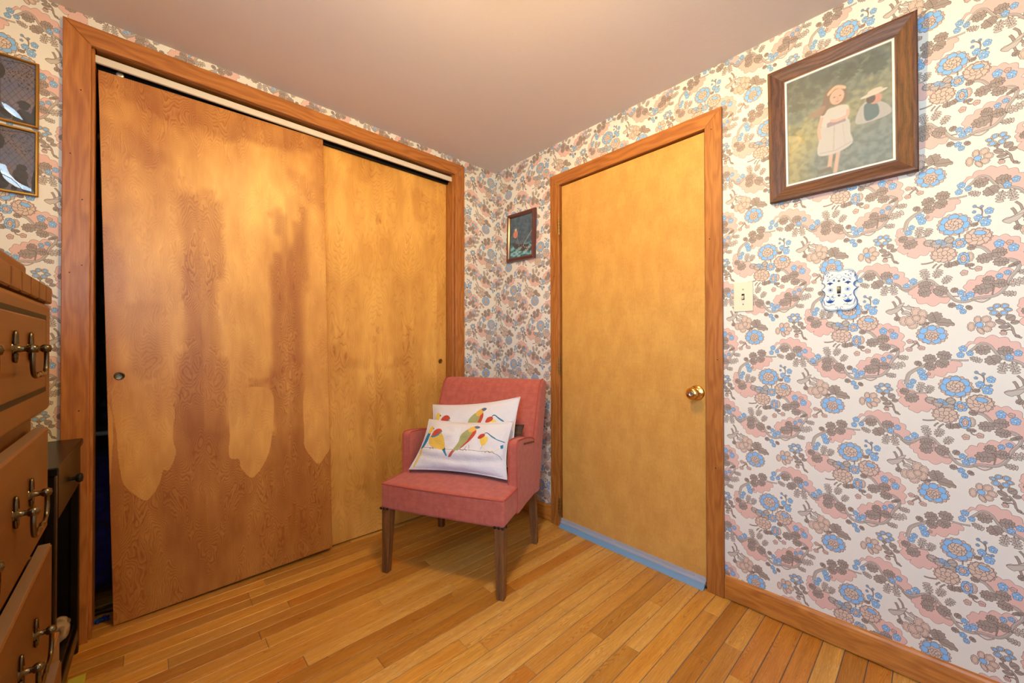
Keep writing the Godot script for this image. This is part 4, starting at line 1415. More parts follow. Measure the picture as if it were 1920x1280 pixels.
func _cushion(called: String, label: String, tl: Vector3, tr: Vector3, br: Vector3, bl: Vector3, thick: float, front: Material, back: Material, crease: float, sd: int, group := "") -> void:
	# corners are given in the chair's frame as (across, up, depth)
	var cf := Transform3D(Basis(Vector3(0, 1, 0), CHAIR_TURN), CHAIR_AT)
	var c := []
	for q in [tl, tr, br, bl]:
		c.append(cf * Vector3(q.x, q.y, -q.z))
	var mid: Vector3 = (c[0] + c[1] + c[2] + c[3]) / 4
	var nn: Vector3 = ((c[1] - c[0]) + (c[2] - c[3])).cross((c[0] - c[3]) + (c[1] - c[2])).normalized()
	var t := thing(called, label, "cushion", Vector3(mid.x, minf(c[2].y, c[3].y), mid.z), 0.0, group)
	var o := t.position
	var wob := noise(sd, 2.2, 2)
	for side in [1.0, -1.0]:
		var f := func(u: float, v: float) -> Vector3:
			var eu := (u - 0.5) * 2.0
			var ev := (v - 0.5) * 2.0
			var uu := 0.5 + (u - 0.5) * (1.0 - 0.075 * (1.0 - ev * ev) * eu * eu)
			var vv := 0.5 + (v - 0.5) * (1.0 - 0.11 * (1.0 - eu * eu) * ev * ev)
			var p: Vector3 = (c[0] as Vector3).lerp(c[1], uu).lerp((c[3] as Vector3).lerp(c[2], uu), vv)
			var k := pow(maxf((1.0 - pow(absf(eu), 3.2)) * (1.0 - pow(absf(ev), 2.8)), 0.0), 0.62)
			var w := wob.get_noise_2d(u * 2.0, v * 1.3) * 0.01 * k
			if side > 0.0:
				w -= crease * exp(-pow((v - 0.80 + 0.1 * eu * eu) / 0.05, 2.0)) * k
				w += crease * 0.6 * exp(-pow((v - 0.68 + 0.08 * eu * eu) / 0.07, 2.0)) * k
			return p - o + nn * side * (thick * 0.5 * k + w)
		var mb := MB.new()
		mb.sheet(f, 36, 26, -side)
		part(t, "front_panel" if side > 0 else "back_panel", mb, front if side > 0 else back)
	var mb2 := MB.new()
	var edge := []
	for k in 88:
		var g := float(k % 22) / 22.0
		var uv := Vector2(g, 0) if k < 22 else (Vector2(1, g) if k < 44 else (Vector2(1 - g, 1) if k < 66 else Vector2(0, 1 - g)))
		var eu := (uv.x - 0.5) * 2.0
		var ev := (uv.y - 0.5) * 2.0
		var uu := 0.5 + (uv.x - 0.5) * (1.0 - 0.075 * (1.0 - ev * ev) * eu * eu)
		var vv := 0.5 + (uv.y - 0.5) * (1.0 - 0.11 * (1.0 - eu * eu) * ev * ev)
		var p: Vector3 = (c[0] as Vector3).lerp(c[1], uu).lerp((c[3] as Vector3).lerp(c[2], uu), vv)
		edge.append(p - o)
	mb2.tube(edge, 0.003, 6, true)
	part(t, "seam", mb2, back)

func _cushions() -> void:
	var nm := _bumps(128, 0.25, 2.0, 19)
	var print_ := mat(Color.WHITE, 0.9, 0.0, _birds(), nm, 0.25)
	var plain := mat(Color(0.83, 0.84, 0.87), 0.9)
	var brown := mat(Color.WHITE, 0.95, 0.0, _weave(64, Color(0.42, 0.32, 0.25), Color(0.13, 0.09, 0.07), 6))
	_cushion("throw_cushion", "small white cushion with embroidered birds on a wire, in front of its twin", Vector3(-0.236, 0.682, 0.30), Vector3(0.249, 0.703, 0.30), Vector3(0.262, 0.452, 0.182), Vector3(-0.264, 0.452, 0.155), 0.085, print_, plain, 0.013, 3, "bird cushions")
	_cushion("throw_cushion", "white bird cushion leaning behind the front one, its upper half showing", Vector3(-0.272, 0.745, 0.395), Vector3(0.252, 0.812, 0.40), Vector3(0.262, 0.475, 0.285), Vector3(-0.23, 0.452, 0.262), 0.075, print_, plain, 0.004, 8, "bird cushions")
	_cushion("woven_cushion", "dark brown woven cushion almost hidden behind the bird cushions", Vector3(-0.2, 0.66, 0.445), Vector3(0.262, 0.66, 0.435), Vector3(0.262, 0.452, 0.355), Vector3(-0.2, 0.452, 0.362), 0.04, brown, brown, 0.0, 4)

# ---------------------------------------------------------------- pictures
func _rail(w: float, h: float, side: int, prof: Array, m: Material, p: Node, called := "rail") -> void:
	# one mitred side of a rectangular frame in the local x, y plane; prof holds [inset, height]
	var mb := MB.new()
	mb.grain = Vector3(1, 0, 0) if side % 2 == 0 else Vector3(0, 1, 0)
	mb.uvs = Vector2(1.8, 6.0)
	mb.uvo = Vector2(side * 0.27, side * 0.41)
	var hw := w / 2
	var hh := h / 2
	for i in prof.size() - 1:
		var q := []
		for k in [[i, 0], [i, 1], [i + 1, 1], [i + 1, 0]]:
			var ins: float = prof[k[0]][0]
			var z: float = prof[k[0]][1]
			var x := hw - ins
			var y := hh - ins
			var v := Vector3.ZERO
			match side:
				0: v = Vector3(-x if k[1] == 0 else x, y, z)
				1: v = Vector3(x, y if k[1] == 0 else -y, z)
				2: v = Vector3(x if k[1] == 0 else -x, -y, z)
				3: v = Vector3(-x, -y if k[1] == 0 else y, z)
			q.append(v)
		var dz: float = prof[i + 1][1] - prof[i][1]
		var di: float = prof[i + 1][0] - prof[i][0]
		var o: Vector3 = [Vector3(0, 1, 0), Vector3(1, 0, 0), Vector3(0, -1, 0), Vector3(-1, 0, 0)][side]
		mb.face(q, (o * dz + Vector3(0, 0, 1) * di).normalized())
	part(p, called, mb, m)

func _panel(p: Node, called: String, w: float, h: float, z: float, m: Material, thick := 0.003) -> void:
	var mb := MB.new()
	mb.fit = Rect2(-w / 2, -h / 2, w, h)
	mb.box(Vector3(0, 0, z - thick / 2), Vector3(w, h, thick))
	part(p, called, mb, m)

func _meadow_print() -> ImageTexture:
	var W := 300
	var Hh := 384
	var P := Pic.new(W, Hh)
	var a := noise(91, 0.02, 4)
	var b := noise(92, 0.035, 3)
	for y in Hh:
		for x in W:
			var u := float(x) / W
			var v := float(y) / Hh
			var f := a.get_noise_2d(x, y * 1.4)
			var g := b.get_noise_2d(x, y)
			var hill := v + u * 0.25 + f * 0.16
			var c := Color(0.20, 0.27, 0.25)
			c = c.lerp(Color(0.36, 0.42, 0.38), smoothstep(0.12, 0.40, hill))
			c = c.lerp(Color(0.56, 0.56, 0.40), smoothstep(0.42, 0.58, hill) * (1.0 - u * 0.5))
			c = c.lerp(Color(0.38, 0.45, 0.44), smoothstep(0.66, 0.95, v + u * 0.3))
			c = c.lerp(Color(0.60, 0.56, 0.34), clampf(0.9 - u * 3.0, 0.0, 0.7) * smoothstep(0.35, 0.8, v))
			c = c.lerp(Color(0.16, 0.20, 0.17), clampf(g * 0.7, 0.0, 0.22))
			c = c.lerp(Color(0.66, 0.64, 0.54), clampf(-g * 0.7 - 0.05, 0.0, 0.2))
			P.put(x, y, c)
	var s := Vector2(W, Hh)
	var skin := Color(0.72, 0.60, 0.53)
	var cloth := Color(0.68, 0.68, 0.68)
	var hair := Color(0.40, 0.32, 0.27)
	# trees, darker
	for k in [[0.24, 0.17, 0.07, 0.05], [0.40, 0.1, 0.09, 0.05], [0.10, 0.27, 0.1, 0.04], [0.62, 0.12, 0.1, 0.06], [0.85, 0.14, 0.12, 0.08]]:
		P.poly(Pic.ring(k[0] * W, k[1] * Hh, k[2] * W, k[3] * Hh, 0.2, 50, 11, 0.3), Color(0.17, 0.23, 0.19), 0.65)
	# resting child with a straw hat, right
	P.poly(smooth(pts([0.70, 0.50, 0.76, 0.44, 0.86, 0.45, 0.96, 0.52, 0.98, 0.60, 0.80, 0.62, 0.68, 0.60], s), 4, true), Color(0.62, 0.62, 0.62))
	P.poly(smooth(pts([0.76, 0.46, 0.86, 0.47, 0.88, 0.58, 0.77, 0.60], s), 4, true), Color(0.20, 0.36, 0.40))
	P.oval(0.855 * W, 0.435 * Hh, 17, 17, Color(0.70, 0.50, 0.44))
	P.oval(0.815 * W, 0.425 * Hh, 12, 14, Color(0.22, 0.18, 0.18))
	P.oval(0.84 * W, 0.385 * Hh, 36, 6, Color(0.76, 0.73, 0.68), -0.1)
	P.oval(0.85 * W, 0.365 * Hh, 20, 8, Color(0.74, 0.71, 0.66), -0.1)
	# standing girl in a pale dress
	P.poly(pts([0.43, 0.78, 0.47, 0.78, 0.445, 0.95, 0.40, 0.955], s), skin)
	P.poly(pts([0.50, 0.78, 0.54, 0.78, 0.50, 0.99, 0.46, 0.99], s), skin)
	P.poly(pts([0.30, 0.94, 0.44, 0.92, 0.45, 0.955, 0.32, 0.965], s), Color(0.36, 0.34, 0.34))
	P.poly(smooth(pts([0.36, 0.53, 0.60, 0.52, 0.63, 0.66, 0.645, 0.76, 0.50, 0.81, 0.34, 0.80, 0.31, 0.74, 0.34, 0.62], s), 4, true), cloth)
	P.line(pts([0.33, 0.775, 0.49, 0.785, 0.64, 0.745], s), 2.0, Color(0.6, 0.56, 0.54))
	P.line(pts([0.48, 0.56, 0.47, 0.78], s), 2.5, Color(0.62, 0.58, 0.55))
	P.line(pts([0.56, 0.56, 0.58, 0.76], s), 2.0, Color(0.66, 0.62, 0.58))
	P.poly(smooth(pts([0.36, 0.41, 0.46, 0.385, 0.60, 0.40, 0.62, 0.47, 0.58, 0.54, 0.40, 0.55, 0.34, 0.50], s), 4, true), Color(0.70, 0.70, 0.69))
	P.poly(pts([0.41, 0.515, 0.585, 0.505, 0.59, 0.545, 0.41, 0.555], s), Color(0.52, 0.46, 0.52))
	P.line(smooth(pts([0.61, 0.45, 0.60, 0.50, 0.50, 0.515, 0.45, 0.50], s), 4), 10.0, skin)
	P.line(smooth(pts([0.36, 0.45, 0.33, 0.55, 0.34, 0.64], s), 4), 10.0, skin)
	P.poly(smooth(pts([0.40, 0.22, 0.50, 0.19, 0.59, 0.23, 0.60, 0.36, 0.53, 0.38, 0.44, 0.37, 0.38, 0.43, 0.34, 0.40, 0.37, 0.32], s), 4, true), hair)
	P.oval(0.51 * W, 0.30 * Hh, 21, 27, skin)
	P.poly(smooth(pts([0.42, 0.24, 0.50, 0.195, 0.59, 0.23, 0.585, 0.255, 0.50, 0.225, 0.43, 0.265], s), 4, true), Color(0.74, 0.62, 0.52))
	for e in [0.485, 0.54]:
		P.oval(e * W, 0.298 * Hh, 2.6, 1.6, Color(0.30, 0.22, 0.20))
	P.line(pts([0.515, 0.30, 0.52, 0.325, 0.51, 0.328], s), 1.4, Color(0.62, 0.46, 0.40))
	P.line(pts([0.498, 0.345, 0.53, 0.343], s), 2.0, Color(0.62, 0.32, 0.30))
	P.poly(smooth(pts([0.22, 0.39, 0.36, 0.34, 0.40, 0.36, 0.34, 0.43, 0.26, 0.41], s), 4, true), Color(0.56, 0.44, 0.38), 0.7)
	return P.tex(3)

func _storm_print() -> ImageTexture:
	var W := 128
	var Hh := 176
	var P := Pic.new(W, Hh)
	var a := noise(61, 0.03, 4)
	for y in Hh:
		for x in W:
			var v := float(y) / Hh
			var f := a.get_noise_2d(x * 1.2, y * 1.6)
			var c := Color(0.25, 0.33, 0.39).lerp(Color(0.34, 0.42, 0.48), clampf(0.5 + f * 1.4, 0, 1))
			if v > 0.66 + f * 0.12:
				c = Color(0.17, 0.36, 0.42).lerp(Color(0.52, 0.72, 0.76), clampf(0.4 + f * 2.2, 0, 1))
			P.put(x, y, c)
	var s := Vector2(W, Hh)
	P.poly(smooth(pts([0.12, 0.62, 0.35, 0.68, 0.60, 0.70, 0.90, 0.76, 0.95, 0.88, 0.5, 0.86, 0.2, 0.76], s), 4, true), Color(0.24, 0.20, 0.20), 0.8)
	P.line(pts([0.28, 0.42, 0.42, 0.74], s), 2.0, Color(0.62, 0.55, 0.50))
	P.line(pts([0.98, 0.40, 0.60, 0.72], s), 2.4, Color(0.72, 0.66, 0.62))
	P.line(pts([0.55, 0.55, 0.52, 0.74], s), 2.0, Color(0.42, 0.34, 0.30))
	P.line(pts([0.22, 0.55, 0.36, 0.66, 0.55, 0.60], s), 1.0, Color(0.66, 0.62, 0.60))
	P.poly(smooth(pts([0.14, 0.38, 0.25, 0.33, 0.34, 0.38, 0.33, 0.47, 0.24, 0.52, 0.15, 0.47], s), 4, true), Color(0.78, 0.50, 0.42))
	P.poly(smooth(pts([0.2, 0.3, 0.28, 0.28, 0.3, 0.34, 0.22, 0.35], s), 4, true), Color(0.80, 0.68, 0.62))
	for k in [[0.1, 0.78, 0.12], [0.4, 0.8, 0.16], [0.7, 0.88, 0.14], [0.3, 0.92, 0.2], [0.85, 0.8, 0.08]]:
		P.poly(Pic.ring(k[0] * W, k[1] * Hh, k[2] * W, 7, -0.3, 30, 7, 0.4), Color(0.62, 0.80, 0.82), 0.7)
	for k in [[0.6, 0.74], [0.66, 0.78], [0.74, 0.80], [0.5, 0.76], [0.8, 0.84]]:
		P.oval(k[0] * W, k[1] * Hh, 3, 4, Color(0.66, 0.54, 0.48))
	return P.tex(2)

func _silhouette_print(second: bool) -> ImageTexture:
	var W := 224
	var Hh := 248
	var P := Pic.new(W, Hh)
	var a := noise(77 + int(second), 0.012, 3)
	for y in Hh:
		for x in W:
			var f := a.get_noise_2d(x, y)
			P.put(x, y, Color(0.34, 0.35, 0.46).lerp(Color(0.44, 0.38, 0.40), clampf(0.4 + f * 1.5, 0, 1)))
	var s := Vector2(W, Hh)
	var k := Color(0.03, 0.03, 0.04)
	for i in range(-4, 9):
		P.line(PackedVector2Array([Vector2(i * 34.0, 0), Vector2(i * 34.0 + 150, Hh)]), 1.3, k.lightened(0.2))
		P.line(PackedVector2Array([Vector2(i * 34.0 + 120, 0), Vector2(i * 34.0 - 30, Hh)]), 1.3, k.lightened(0.2))
	# lamp on a chain and a leafy border
	P.line(pts([0.6, 0.0, 0.6, 0.25], s), 1.6, k)
	P.poly(smooth(pts([0.6, 0.12, 0.65, 0.22, 0.63, 0.33, 0.6, 0.36, 0.57, 0.33, 0.55, 0.22], s), 4, true), k)
	P.line(pts([0.6, 0.33, 0.6, 0.95], s), 1.4, k)
	P.line(smooth(pts([0.0, 0.06, 0.3, 0.03, 0.6, 0.07, 0.85, 0.03, 1.0, 0.08], s), 5), 2.4, k)
	var r := RandomNumberGenerator.new()
	r.seed = 5 + int(second)
	for i in 60:
		var q := Vector2(r.randf_range(0.62, 1.0), r.randf_range(0.02, 0.42))
		P.oval(q.x * W, q.y * Hh, 2.5, 1.6, k, r.randf() * 3.0)
	if second:
		P.poly(smooth(pts([0.0, 0.56, 0.16, 0.50, 0.3, 0.55, 0.42, 0.64, 0.62, 0.72, 0.7, 0.86, 0.6, 0.99, 0.0, 0.99], s), 4, true), k)
		P.poly(smooth(pts([0.20, 0.5, 0.22, 0.32, 0.26, 0.28, 0.30, 0.34, 0.3, 0.54], s), 4, true), k)
		P.poly(smooth(pts([0.74, 0.72, 0.78, 0.64, 0.88, 0.64, 0.92, 0.74, 0.9, 0.8, 0.94, 0.97, 0.86, 0.98, 0.82, 0.86, 0.78, 0.98, 0.72, 0.97, 0.76, 0.82], s), 4, true), k)
		P.poly(smooth(pts([0.78, 0.64, 0.8, 0.56, 0.88, 0.56, 0.9, 0.62, 0.85, 0.66], s), 4, true), k)
	else:
		P.poly(smooth(pts([0.0, 0.62, 0.2, 0.58, 0.4, 0.66, 0.6, 0.8, 0.7, 0.97, 0.0, 0.99], s), 4, true), k)
		P.poly(smooth(pts([0.74, 0.99, 0.78, 0.84, 0.82, 0.78, 0.92, 0.80, 0.98, 0.9, 1.0, 0.99], s), 4, true), k)
		P.oval(0.86 * W, 0.73 * Hh, 13, 12, k)
		P.poly(smooth(pts([0.78, 0.70, 0.84, 0.63, 0.93, 0.66, 0.92, 0.72], s), 4, true), k)
	for i in 7:
		var x := 0.05 + i * 0.08
		P.line(smooth(pts([x, 0.72, x + 0.06, 0.84, x + 0.03, 0.96], s), 4), 1.0, Color(0.6, 0.58, 0.6))
	return P.tex()

func _pictures() -> void:
	# large print, leaning a little forward from the wall
	var t := thing("framed_picture", "large brown wooden frame with a print of a girl in a pale dress", "picture")
	t.transform = Transform3D(XE.basis, Vector3(-0.018, 1.897, 1.8995)) * Transform3D(Basis(Vector3(1, 0, 0), 0.045), Vector3.ZERO)
	var prof := [[0.0, -0.012], [0.0, 0.014], [0.003, 0.018], [0.010, 0.019], [0.016, 0.016], [0.046, 0.004], [0.050, 0.005], [0.0535, 0.004], [0.0535, -0.006]]
	for s in 4:
		_rail(0.411, 0.505, s, prof, M.walnut, t)
	for s in 4:
		_rail(0.304, 0.398, s, [[0.0, -0.002], [0.0, 0.0035], [0.006, 0.003], [0.007, -0.004]], mat(Color(0.86, 0.87, 0.86), 0.4), t, "white_liner")
	_panel(t, "print", 0.294, 0.388, -0.003, mat(Color.WHITE, 0.5, 0.0, _meadow_print()))
	_panel(t, "glass", 0.2935, 0.3875, -0.0005, M.glass, 0.0015)
	_panel(t, "backing", 0.39, 0.485, -0.008, M.walnut)
	# small glossy picture by the corner
	t = thing("framed_picture", "small glossy red-brown frame with a stormy sea print, left of the door", "picture")
	t.transform = Transform3D(XE.basis, Vector3(-0.004, 1.806, 0.270)) * Transform3D(Basis(Vector3(0, 0, 1), -0.03), Vector3.ZERO)
	var red := mat(Color(0.30, 0.075, 0.035), 0.18, 0.0, null)
	red.clearcoat_enabled = true
	prof = [[0.0, -0.003], [0.0, 0.012], [0.003, 0.019], [0.010, 0.0225], [0.019, 0.021], [0.026, 0.013], [0.027, 0.004]]
	for s in 4:
		_rail(0.262, 0.322, s, prof, red, t)
	_panel(t, "print", 0.212, 0.272, 0.006, mat(Color.WHITE, 0.3, 0.0, _storm_print()))
	_panel(t, "backing", 0.25, 0.31, 0.001, M.walnut)
	# two silhouette pictures with domed glass and thin gilt frames
	var gilt := mat(Color(0.72, 0.52, 0.22), 0.32, 0.9)
	for k in 2:
		t = thing("silhouette_picture", ["black silhouette picture in thin gilt frame, upper of the pair by the closet", "black silhouette picture in thin gilt frame, lower of the pair by the closet"][k], "picture", Vector3(-2.211, 1.9565 - k * 0.2375, 0.002), 0.0, "silhouette pair")
		for s in 4:
			_rail(0.206, 0.227, s, [[0.0, -0.001], [0.0, 0.009], [0.002, 0.012], [0.006, 0.012], [0.008, 0.009], [0.008, 0.004]], gilt, t)
		_panel(t, "print", 0.192, 0.213, 0.004, mat(Color.WHITE, 0.6, 0.0, _silhouette_print(k == 1)))
		var mb := MB.new()
		mb.sheet(func(u: float, v: float) -> Vector3:
			var a := (u - 0.5) * 2.0
			var b := (v - 0.5) * 2.0
			return Vector3(a * 0.095, -b * 0.1055, 0.0055 + 0.016 * (1.0 - a * a) * (1.0 - b * b)), 24, 24, -1.0)
		part(t, "domed_glass", mb, M.glass)

# ---------------------------------------------------------------- switches
func _toggle(t: Node, z: float, tilt: float, ivory: Material) -> void:
	var mb := MB.new()
	mb.box(Vector3(0, 0, z + 0.0002), Vector3(0.0105, 0.0255, 0.0012))
	part(t, "toggle_slot", mb, M.black)
	mb = MB.new()
	mb.xf = Transform3D(Basis(Vector3(1, 0, 0), tilt), Vector3(0, 0, z))
	mb.rbox(Vector3(0, 0, 0.006), Vector3(0.0082, 0.0105, 0.017), 0.002, 2, 1)
	part(t, "toggle", mb, ivory)

func _switches() -> void:
	var ivory := mat(Color(0.86, 0.85, 0.76), 0.35)
	var t := thing("light_switch", "plain ivory toggle switch plate beside the door casing", "switch")
	t.transform = Transform3D(XE.basis, Vector3(-0.0005, 1.285, 1.5915))
	var mb := MB.new()
	mb.rbox(Vector3(0, 0, 0.0025), Vector3(0.073, 0.121, 0.0055), 0.0022, 2, 1)
	part(t, "plate", mb, ivory)
	_toggle(t, 0.0055, 0.5, ivory)
	for y in [-0.031, 0.031]:
		mb = MB.new()
		mb.xf = Transform3D(Basis(Vector3(1, 0, 0), PI / 2), Vector3(0, y, 0.005))
		mb.lathe([[0.0035, 0.0], [0.003, 0.0012], [0.0, 0.0014]], 12)
		part(t, "screw", mb, mat(Color(0.6, 0.6, 0.58), 0.4, 0.4))
	# scrolled ceramic plate painted in blue
	t = thing("ceramic_switch_plate", "white ceramic switch plate with scrolled outline and blue painted flowers", "switch")
	t.transform = Transform3D(XE.basis, Vector3(-0.0005, 1.2815, 1.9025))
	var half := [0.0, 0.069, 0.008, 0.072, 0.020, 0.0745, 0.030, 0.073, 0.038, 0.069, 0.0445, 0.060, 0.046, 0.052, 0.0445, 0.047, 0.0485, 0.040, 0.0505, 0.031, 0.049, 0.027, 0.0445, 0.027, 0.0415, 0.021, 0.042, 0.015, 0.046, 0.010, 0.050, 0.0075, 0.0505, 0.003, 0.047, 0.0, 0.0425, -0.006, 0.0415, -0.014, 0.0435, -0.023, 0.0475, -0.031, 0.0505, -0.041, 0.0505, -0.051, 0.0475, -0.060, 0.042, -0.067, 0.034, -0.0725, 0.022, -0.0755, 0.010, -0.0745, 0.0, -0.0715]
	var o := pts(half)
	for i in range(o.size() - 2, 0, -1):
		o.append(Vector2(-o[i].x, o[i].y))
	mb = MB.new()
	mb.fit = Rect2(-0.0505, -0.0755, 0.101, 0.150)
	mb.slab(o, 0.009, 0.0035, 3, false)
	var glaze := mat(Color.WHITE, 0.12, 0.0, _delft(o))
	part(t, "plate", mb, glaze)
	_toggle(t, 0.009, -0.4, mat(Color(0.62, 0.57, 0.44), 0.35))
	for y in [-0.0195, 0.0325]:
		mb = MB.new()
		mb.xf = Transform3D(Basis(Vector3(1, 0, 0), PI / 2), Vector3(0, y, 0.009))
		mb.lathe([[0.004, 0.0], [0.0035, 0.0014], [0.0, 0.0018]], 12)
		part(t, "screw", mb, mat(Color(0.35, 0.36, 0.45), 0.35, 0.7))

func _delft(o: PackedVector2Array) -> ImageTexture:
	var W := 320
	var Hh := 476
	var P := Pic.new(W, Hh, Color(0.86, 0.90, 0.91))
	var ink := Color(0.10, 0.22, 0.48)
	var soft := Color(0.30, 0.50, 0.74)
	var rim := PackedVector2Array()
	var edge := PackedVector2Array()
	for q in o:
		var p := Vector2((q.x + 0.0505) / 0.101 * W, (0.0745 - q.y) / 0.150 * Hh)
		edge.append(p)
		rim.append(p.lerp(Vector2(W / 2.0, Hh / 2.0), 0.055))
	P.line(edge, 9.0, soft, true)
	P.line(rim, 4.0, ink, true)
	var c := Vector2(W / 2.0, 0)
	for s in [-1.0, 1.0]:
		# side flowers
		for k in 8:
			var t := TAU * k / 8
			P.line(Pic.ring(c.x + s * 76 + cos(t) * 15, 232 + sin(t) * 15, 9, 9, t, 12, 0, 0.0), 2.2, soft, true)
		P.oval(c.x + s * 76, 232, 9, 9, ink)
		# hanging sprays above
		P.poly(smooth(PackedVector2Array([Vector2(c.x + s * 50, 158), Vector2(c.x + s * 78, 142), Vector2(c.x + s * 108, 158), Vector2(c.x + s * 90, 164), Vector2(c.x + s * 80, 178), Vector2(c.x + s * 68, 164)]), 4, true), ink)
		P.line(smooth(PackedVector2Array([Vector2(c.x + s * 10, 110), Vector2(c.x + s * 40, 84), Vector2(c.x + s * 70, 110), Vector2(c.x + s * 108, 88)]), 5), 3.0, soft)
		P.line(smooth(PackedVector2Array([Vector2(c.x + s * 78, 142), Vector2(c.x + s * 92, 110), Vector2(c.x + s * 112, 104)]), 5), 2.6, soft)
		for q in [[60, 60], [84, 78], [104, 66], [44, 116], [98, 122]]:
			P.oval(c.x + s * q[0], q[1], 10, 4, ink, s * 0.8)
		P.oval(c.x + s * 44, 126, 11, 11, soft)
		P.oval(c.x + s * 44, 126, 4, 4, ink)
		# lotus flowers below
		P.poly(smooth(PackedVector2Array([Vector2(c.x + s * 36, 344), Vector2(c.x + s * 56, 354), Vector2(c.x + s * 80, 336), Vector2(c.x + s * 104, 356), Vector2(c.x + s * 118, 340), Vector2(c.x + s * 108, 372), Vector2(c.x + s * 78, 382), Vector2(c.x + s * 50, 372)]), 4, true), soft)
		P.poly(smooth(PackedVector2Array([Vector2(c.x + s * 46, 366), Vector2(c.x + s * 78, 356), Vector2(c.x + s * 108, 368), Vector2(c.x + s * 78, 382)]), 4, true), ink)
		for st in [[78, 336, 62, 300, 44, 284], [84, 336, 90, 304, 116, 290], [62, 344, 40, 320, 30, 322]]:
			P.line(smooth(PackedVector2Array([Vector2(c.x + s * st[0], st[1]), Vector2(c.x + s * st[2], st[3]), Vector2(c.x + s * st[4], st[5])]), 5), 2.8, ink)
		P.oval(c.x + s * 56, 312, 9, 8, soft)
		P.oval(c.x + s * 100, 302, 8, 4, ink, 0.5)
		P.line(smooth(PackedVector2Array([Vector2(c.x + s * 74, 384), Vector2(c.x + s * 66, 404), Vector2(c.x + s * 46, 398), Vector2(c.x + s * 40, 410)]), 5), 2.8, ink)
		P.line(smooth(PackedVector2Array([Vector2(c.x + s * 70, 404), Vector2(c.x + s * 96, 414), Vector2(c.x + s * 126, 398)]), 5), 2.8, ink)
		# scrolls at the corners
		for k in 3:
			P.line(smooth(PackedVector2Array([Vector2(c.x + s * (148 - k * 4), 330 + k * 22), Vector2(c.x + s * (136 - k * 5), 350 + k * 20), Vector2(c.x + s * (140 - k * 4), 372 + k * 20)]), 4), 3.4, ink)
			P.line(smooth(PackedVector2Array([Vector2(c.x + s * (128 - k * 14), 34 - k * 6), Vector2(c.x + s * (116 - k * 14), 44 - k * 6), Vector2(c.x + s * (120 - k * 14), 56 - k * 6)]), 4), 4.0, ink)
		P.line(smooth(PackedVector2Array([Vector2(c.x + s * 16, 452), Vector2(c.x + s * 10, 434), Vector2(c.x + s * 26, 428), Vector2(c.x + s * 30, 440)]), 5), 3.6, ink)
	P.line(Pic.ring(c.x, 86, 22, 24, 0.0, 24, 0, 0.0), 2.0, soft, true)
	return P.tex()

# ---------------------------------------------------------------- dresser at the left, fronts facing +x
func _pull(p: Node, at: Vector3) -> void:
	var mb := MB.new()
	for s in [-1.0, 1.0]:
		mb.xf = Transform3D(Basis(Vector3(0, 0, 1), -PI / 2), at + Vector3(0, 0, s * 0.062))
		mb.lathe([[0.013, 0.0], [0.012, 0.003], [0.006, 0.005], [0.0045, 0.014], [0.0075, 0.017], [0.0085, 0.022], [0.0065, 0.028], [0.0, 0.030]], 16)
		mb.xf = Transform3D(Basis.IDENTITY, at)
		# pointed leaf of the plate above and below each post
		var up := []
		var dn := []
		for k in 13:
			var a := PI * k / 12.0
			up.append(Vector3(0.003, 0.008 + sin(a) * 0.022, s * 0.062 + cos(a) * 0.008))
			dn.append(Vector3(0.003, -0.008 - sin(a) * 0.014, s * 0.062 + cos(a) * 0.008))
		mb.tube(up, 0.0026, 7)
		mb.tube(dn, 0.0026, 7)
	var handle := part(p, "pull", mb, M.nickel)
	mb = MB.new()
	mb.xf = Transform3D(Basis.IDENTITY, at)
	var bail := []
	for q in smooth(pts([-0.062, 0.0, -0.066, -0.02, -0.058, -0.042, -0.036, -0.05, -0.014, -0.046, 0.0, -0.05, 0.014, -0.046, 0.036, -0.05, 0.058, -0.042, 0.066, -0.02, 0.062, 0.0]), 4):
		bail.append(Vector3(0.022, q.y, q.x))
	mb.tube(bail, 0.0036, 9)
	part(handle, "bail", mb, M.nickel)

